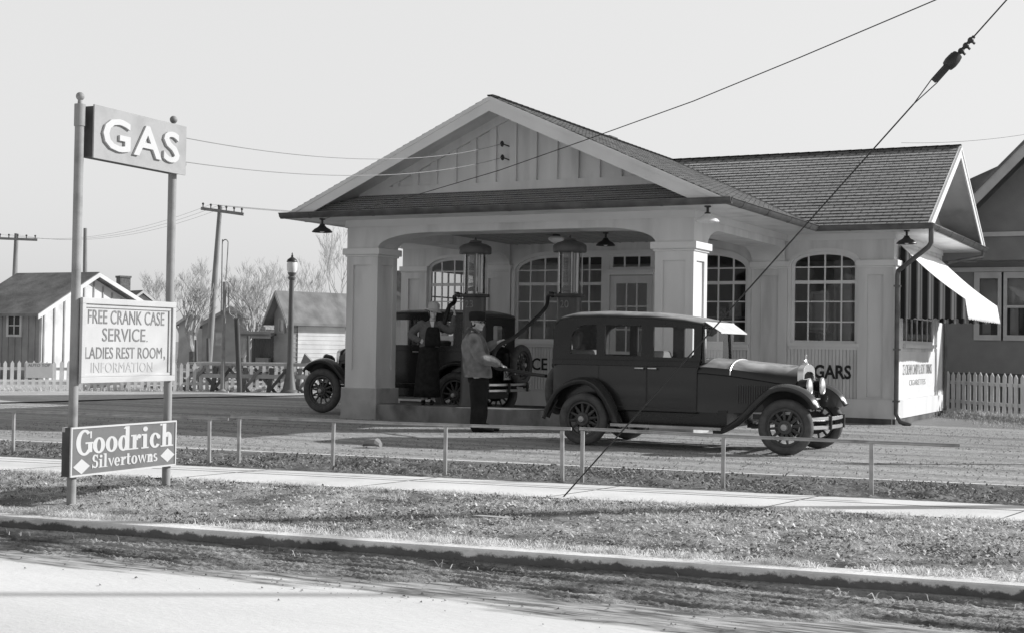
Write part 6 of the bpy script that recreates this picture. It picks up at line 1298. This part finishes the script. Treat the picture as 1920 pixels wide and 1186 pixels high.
w_.plate([(-5.75, zb_), (-1.25, zb_), (-1.25, max(zb_+.05, gz2(-1.25))), (ap_, gz2(ap_)), (-5.75, max(zb_+.05, gz2(-5.75)))], [], XZ, yu, yu+.2); P(H, 'gable_wall', w_, M['stucco'])
m_ = MB(); m_.box(-5.75, -1.25, yu-.04, yu-.001, 3.88, 3.98); P(H, 'trim_band', m_, M['greytrim']); m_ = MB(); m_.box(-6.3, -1.25, yu+.001, y+.0, 3.351, 3.5); P(H, 'overhang', m_, M['stucco'])
m_ = MB()
for s, x1 in ((-1, -6.3), (1, -.7)): m_.plate([(ap_, gz2(ap_)+.28), (x1, gz2(x1)+.28), (x1, gz2(x1)-.0), (ap_, gz2(ap_)-.0)][::s], [], XZ, yu-.62, yu-.56)
P(H, 'verge_board', m_, M['greytrim'])
for s, x1 in ((-1, -6.35), (1, -.65)):
    m_ = MB(); m_.plate([(ap_, gz2(ap_)+.36), (x1, gz2(x1)+.36), (x1, gz2(x1)+.28), (ap_, gz2(ap_)+.28)][::s], [], XZ, yu-.65, yu+4); P(H, 'roof_slope', m_, M['oldshingle'])
m_ = MB(); a_, b_ = at(1795, 346, Y=36.5), at(1990, 258, Y=36.5)
m_.add([a_, b_, b_+Vector((0, 3, 0)), a_+Vector((0, 3, 0)), a_-Vector((0, 0, .3)), b_-Vector((0, 0, .3)), b_+Vector((0, 3, -.3)), a_+Vector((0, 3, -.3))], [(0, 1, 2, 3), (4, 7, 6, 5), (0, 4, 5, 1), (1, 5, 6, 2), (2, 6, 7, 3), (3, 7, 4, 0)]); P(H, 'rear_roof', m_, M['oldshingle'])
m_ = MB(); m_.box(a_.x+.4, -1.6, 37.2, 39, 3.4, 4.6); P(H, 'rear_wall', m_, M['stucco'])
# things standing inside the shop windows
def box_thing(name, label, cat, x0, x1, y0, y1, z0, z1, m, lid=True, group=None):
    mb = MB(); mb.box(x0, x1, y0, y1, z0, z1)
    if lid: mb.box(x0-.006, x1+.006, y0-.006, y1+.006, z1+.0005, z1+.02)
    return S(name, mb, m, ((x0+x1)/2, (y0+y1)/2, z0), label, cat, group, bevel=.004)
M['card'] = mat('carton', .38, .8, .2, 9, .2); M['card2'] = mat('printed_carton', .22, .7, .5, 22, .2)
ct = T('shop_counter', 'long display counter with shelves inside the right-hand shop window', 'counter', (-8, YW+.5, .12)); m_ = MB(); m_.box(-8.95, -7.8, YW+.35, YW+.75, 1.28, 1.33); P(ct, 'top', m_, M['wood']); m_ = MB(); m_.box(-8.95, -7.8, YW+.45, YW+.75, .12, 1.279); P(ct, 'front', m_, M['oldwood']); m_ = MB(); m_.box(-8.95, -7.8, YW+.75, YW+.95, 1.86, 1.89); m_.box(-8.95, -8.92, YW+.76, YW+.94, 1.331, 1.859); m_.box(-7.83, -7.8, YW+.76, YW+.94, 1.331, 1.859); P(ct, 'shelf', m_, M['wood'])
for i, (x, ww, h, mm, l) in enumerate(((-8.55, .2, .17, 'card2', 'printed carton at the left of the shelf in the shop window'), (-8.27, .25, .24, 'card', 'tall pale carton in the middle of the shelf in the shop window'), (-7.97, .13, .2, 'card', 'narrow pale carton at the right of the shelf in the shop window'))): box_thing('carton', l, 'carton', x-ww/2, x+ww/2, YW+.77, YW+.92, 1.891, 1.891+h, M[mm])
box_thing('carton', 'wide pale carton on the counter in the shop window beside the pier', 'carton', -8.35, -7.95, YW+.4, YW+.6, 1.331, 1.62, M['card']); box_thing('carton', 'small printed carton on the counter next to the wide pale one', 'carton', -7.9, -7.82, YW+.4, YW+.55, 1.331, 1.5, M['card2'])
ea = T('display_frame', 'pale upright picture frame on a stand inside the CIGARS window', 'frame', (-6.55, YW+.6, .12)); m_ = MB(); m_.plate([(-6.75, 1.66), (-6.4, 1.66), (-6.4, 2.35), (-6.75, 2.35)], [[(-6.71, 1.7), (-6.44, 1.7), (-6.44, 2.31), (-6.71, 2.31)]], XZ, YW+.5, YW+.53); P(ea, 'moulding', m_, M['card']); m_ = MB(); m_.box(-6.71, -6.44, YW+.52, YW+.53, 1.7, 2.31); P(ea, 'backing', m_, M['room']); m_ = MB(); m_.box(-6.6, -6.55, YW+.53, YW+.56, .12, 1.8); m_.box(-6.8, -6.35, YW+.45, YW+.6, 1.6, 1.655); P(ea, 'stand', m_, M['wood'])
cu = MB(); cu.loft([[(-5.85-.12*math.sin(v*1.4)-.0+.0*k, YW+.3+.03*math.sin(k*2.1), 1.2+v*1.7) for v in [i/10 for i in range(11)]] for k in range(2)]+[[(-6.25+.02*k, YW+.28+.03*math.sin(k*2.1), 1.2+v*1.7) for v in [i/10 for i in range(11)]] for k in range(2)], caps=False, closed=False)
S('window_curtain', cu, M['room'], (-6.0, YW+.3, 1.2), 'grey curtain drawn to the right inside the CIGARS window', 'curtain', solid=.01)
# ------------------------------------------------------------------ grass, leaves, gravel: what nobody could count
def np_mesh(name, V, F, m, kind='stuff'):
    me = bpy.data.meshes.new(name); k = F.shape[1]; me.vertices.add(len(V)); me.vertices.foreach_set('co', V.astype(np.float32).ravel())
    me.loops.add(F.size); me.loops.foreach_set('vertex_index', F.astype(np.int32).ravel()); me.polygons.add(len(F)); me.polygons.foreach_set('loop_start', np.arange(0, F.size, k, dtype=np.int32)); me.polygons.foreach_set('loop_total', np.full(len(F), k, dtype=np.int32)); me.update(calc_edges=True)
    me.materials.append(m); o = bpy.data.objects.new(name, me); COL.objects.link(o); o['kind'] = kind; return o
rg = np.random.RandomState(4)
def vnoise(x, y, s, seed):
    r2 = np.random.RandomState(seed); v = 0
    for i in range(7):
        a = r2.rand()*6.28; f = s*(.5+1.8*r2.rand()); v = v+np.sin(f*(x*np.cos(a)+y*np.sin(a))+r2.rand()*6.28+1.3*np.sin(.6*f*(x*np.sin(a)-y*np.cos(a))))
    return v/3.7
def lerp_y(x, t, ya, yb): return (ya[0]+ya[1]*x)*(1-t)+(yb[0]+yb[1]*x)*t
KY0, WK0, WK1, ED = (8.99, .134), (11.45, .170), (12.60, .160), (14.15, .146)
def blades(name, x, y, z, hmin, hmax, wid, lean, m):
    n = len(x); h = hmin+(hmax-hmin)*rg.rand(n)**1.6; a = rg.rand(n)*6.28; l = lean*(.3+rg.rand(n)); b = rg.rand(n)*6.28
    dx, dy = np.cos(a), np.sin(a); wx, wy = np.cos(b)*wid*(.6+.8*rg.rand(n)), np.sin(b)*wid
    B = np.stack([x, y, z], 1); W = np.stack([wx, wy, 0*x], 1)/2
    mid = B+np.stack([dx*h*l*.35, dy*h*l*.35, h*.6], 1); tip = B+np.stack([dx*h*l, dy*h*l, h*(1-.35*np.minimum(l, 1.6))], 1)
    V = np.stack([B-W, B+W, mid+W*.8, mid-W*.8, tip], 1).reshape(-1, 3); i = np.arange(n)[:, None]*5
    F = np.concatenate([i+np.array([[0, 1, 2]]), i+np.array([[0, 2, 3]]), i+np.array([[3, 2, 4]])]); return np_mesh(name, V, F, m)
def leaves(name, x, y, z, smin, smax, m, up=.5):
    n = len(x); s = smin+(smax-smin)*rg.rand(n)**1.5; a = rg.rand(n)*6.28; t1, t2 = rg.randn(n)*up, rg.randn(n)*up
    u = np.stack([np.cos(a), np.sin(a), t1], 1)*s[:, None]; v = np.stack([-np.sin(a), np.cos(a), t2], 1)*s[:, None]*.7; c = np.stack([x, y, z+s*.35*np.abs(t1)+.004], 1); k = np.stack([0*x, 0*x, s*(.1+.4*rg.rand(n))], 1)
    V = np.stack([c-u*.55, c-v*.5+k*.3, c+u*.55+k, c+v*.5+k*.5], 1).reshape(-1, 3); i = np.arange(n)[:, None]*4
    F = np.concatenate([i+np.array([[0, 1, 2]]), i+np.array([[0, 2, 3]])]); return np_mesh(name, V, F, m)
def scatter(n, x0, x1, ya, yb, dens, t0=0, t1=1):
    x = x0+(x1-x0)*rg.rand(n); t = t0+(t1-t0)*rg.rand(n); y = lerp_y(x, t, ya, yb); keep = rg.rand(n) < dens(x, y, t); return x[keep], y[keep], t[keep]
def thin(m, k=.45):
    # thin blades and leaves let the low sun through
    t_ = m.node_tree; N = t_.nodes; L = t_.links; b = N['Principled BSDF']; src = b.inputs['Base Color'].links[0].from_socket; o = [n for n in N if n.type == 'OUTPUT_MATERIAL'][0]
    tl = N.new('ShaderNodeBsdfTranslucent'); ms = N.new('ShaderNodeMixShader'); ms.inputs[0].default_value = k; L.new(src, tl.inputs[0]); L.new(b.outputs[0], ms.inputs[1]); L.new(tl.outputs[0], ms.inputs[2]); L.new(ms.outputs[0], o.inputs[0]); return m
GR = thin(mat('dry_grass', .8, .9, .25, 9, .15)); GR2 = thin(mat('dead_grass', .45, .9, .5, 38, .15)); LF = thin(mat('dry_leaf', .46, .8, .55, 28, .2), .35); LF2 = thin(mat('dark_leaf', .15, .8, .6, 28, .2), .3)
clump = lambda x, y: np.clip(.45+.6*vnoise(x, y, 3.2, 1)+.55*vnoise(x, y, 9, 2), .0, 1)
x, y, t = scatter(190000, -13.2, .6, KY0, WK0, lambda x, y, t: clump(x, y)*np.where(x > -6, .75, 1))
blades('dry_grass', x, y, -.125+.1*t+rg.rand(len(x))*.01, .015, .05, .0055, 2.2, GR)
x, y, t = scatter(70000, -13.2, .6, KY0, WK0, lambda x, y, t: np.clip(1.1-clump(x, y), .1, 1)); blades('dead_grass', x, y, -.125+.1*t, .012, .04, .006, 2.0, GR2)
# ragged fringes over the kerb and the walk
x, y, t = scatter(26000, -13.2, .6, KY0, WK0, lambda x, y, t: np.clip(.4+.6*vnoise(x, y*0, 6, 9), 0, 1), -.03, .05); blades('kerb_fringe_grass', x, y, -.095+0*x, .03, .08, .007, 1.5, GR)
x, y, t = scatter(22000, -13.2, .6, KY0, WK0, lambda x, y, t: np.clip(.35+.65*vnoise(x, y*0, 5, 10), 0, 1), .95, 1.025); blades('walk_fringe_grass', x, y, -.03+0*x, .03, .09, .007, 1.5, GR)
dl = lambda x, y, t: np.clip(.42+.11*(x+6)+.75*vnoise(x, y, 4, 5), .02, 1)
LF0 = thin(mat('bleached_leaf', .78, .8, .4, 20, .2), .35)
x, y, t = scatter(26000, -12, .6, KY0, WK0, dl); leaves('fallen_leaves', x, y, -.1+.095*t, .008, .034, LF0, .4)
x, y, t = scatter(24000, -12, .6, KY0, WK0, lambda x, y, t: np.clip(.4+.8*vnoise(x, y, 5, 55), .02, 1)); leaves('dark_fallen_leaves', x, y, -.1+.095*t, .008, .034, LF2, .35)
ds_ = lambda x, y, t: np.clip(.55+.5*vnoise(x, y, 3, 6), .1, 1)
x, y, t = scatter(20000, -17, .8, WK1, ED, ds_, .02, .97); leaves('strip_leaves', x, y, .0+.02*rg.rand(len(x)), .009, .036, LF, .45)
x, y, t = scatter(22000, -17, .8, WK1, ED, ds_, .02, .97); leaves('dark_strip_leaves', x, y, .0+.03*rg.rand(len(x)), .009, .04, LF2, .45)
x, y, t = scatter(16000, -17, .8, WK1, ED, lambda x, y, t: np.clip(.3+.6*vnoise(x, y, 4, 12), 0, 1), .0, .97); blades('strip_grass', x, y, -.01+0*x, .015, .06, .006, 1.7, GR2)
# litter and clods in the gutter
x, y, t = scatter(7000, -13, .8, (8.28, .118), (8.76, .134), lambda x, y, t: np.clip(.35+.6*vnoise(x, y*2.5, 3.5, 14), .03, 1)*(.3+.7*t), 0, 1); leaves('gutter_leaves', x, y, -.26+.09*t+.012*rg.rand(len(x)), .006, .022, LF2, .3)
x, y, t = scatter(500, -13, .8, (8.3, .12), (8.77, .134), lambda x, y, t: np.clip(.3+.6*vnoise(x, y*2, 4, 15), .0, 1), .55, 1.0); blades('gutter_weeds', x, y, -.20+0*x, .02, .08, .006, 1.3, GR)
def stones(name, x, y, z, smin, smax, m):
    n = len(x); s = smin+(smax-smin)*rg.rand(n)**2.5; base = np.array([[1, 0, -.2], [-.5, .87, -.2], [-.5, -.87, -.2], [.3, .2, .7]]); V = base[None]*s[:, None, None]*(.6+.7*rg.rand(n, 4, 3)); a = rg.rand(n)*6.28; c, q = np.cos(a)[:, None], np.sin(a)[:, None]
    V = np.stack([V[..., 0]*c-V[..., 1]*q+x[:, None], V[..., 0]*q+V[..., 1]*c+y[:, None], V[..., 2]+z[:, None] if hasattr(z, '__len__') else V[..., 2]+z], 2).reshape(-1, 3); i = np.arange(n)[:, None]*4
    F = np.concatenate([i+np.array([[0, 1, 3]]), i+np.array([[1, 2, 3]]), i+np.array([[2, 0, 3]])]); return np_mesh(name, V, F, m)
x = -16+16.5*rg.rand(40000); y = 13.2+11*rg.rand(40000)**1.7; k = (y > 14.22+.146*x) & (rg.rand(40000) < np.clip(.5+.6*vnoise(x*.35, y*2.2, 2.2, 20), .03, 1)); x, y = x[k], y[k]
stones('gravel', x, y, 0*x+.004, .004, .018, mat('pebbles', .26, .9, .5, 30, .1))
x, y, t = scatter(12000, -13, .8, (7.2, .11), (8.6, .13), lambda x, y, t: np.clip(t*t*.8*(.5+.6*vnoise(x*.5, y*2, 3, 21)), 0, 1)); stones('road_grit', x, y, -.272+0*x, .003, .014, mat('grit', .22, .9, .5, 30, .1))
# weeds along the fences and the house
def line_blades(name, p, q, n, sp_, hmin, hmax, m):
    u = rg.rand(n); x = p[0]+(q[0]-p[0])*u+rg.randn(n)*sp_; y = p[1]+(q[1]-p[1])*u+rg.randn(n)*sp_; k = rg.rand(n) < np.clip(.5+.7*vnoise(x, y, 2, 30), .05, 1); return blades(name, x[k], y[k], 0*x[k], hmin, hmax, .012, 1.1, m)
line_blades('fence_weeds', fa_, fb_, 9000, .12, .05, .22, GR); line_blades('fence_weeds', (-5.3, 30.7), (-.6, 25.4), 5000, .12, .04, .16, GR); line_blades('yard_weeds', (-5.0, 29.6), (-2.2, 25.2), 9000, .5, .02, .07, GR2)
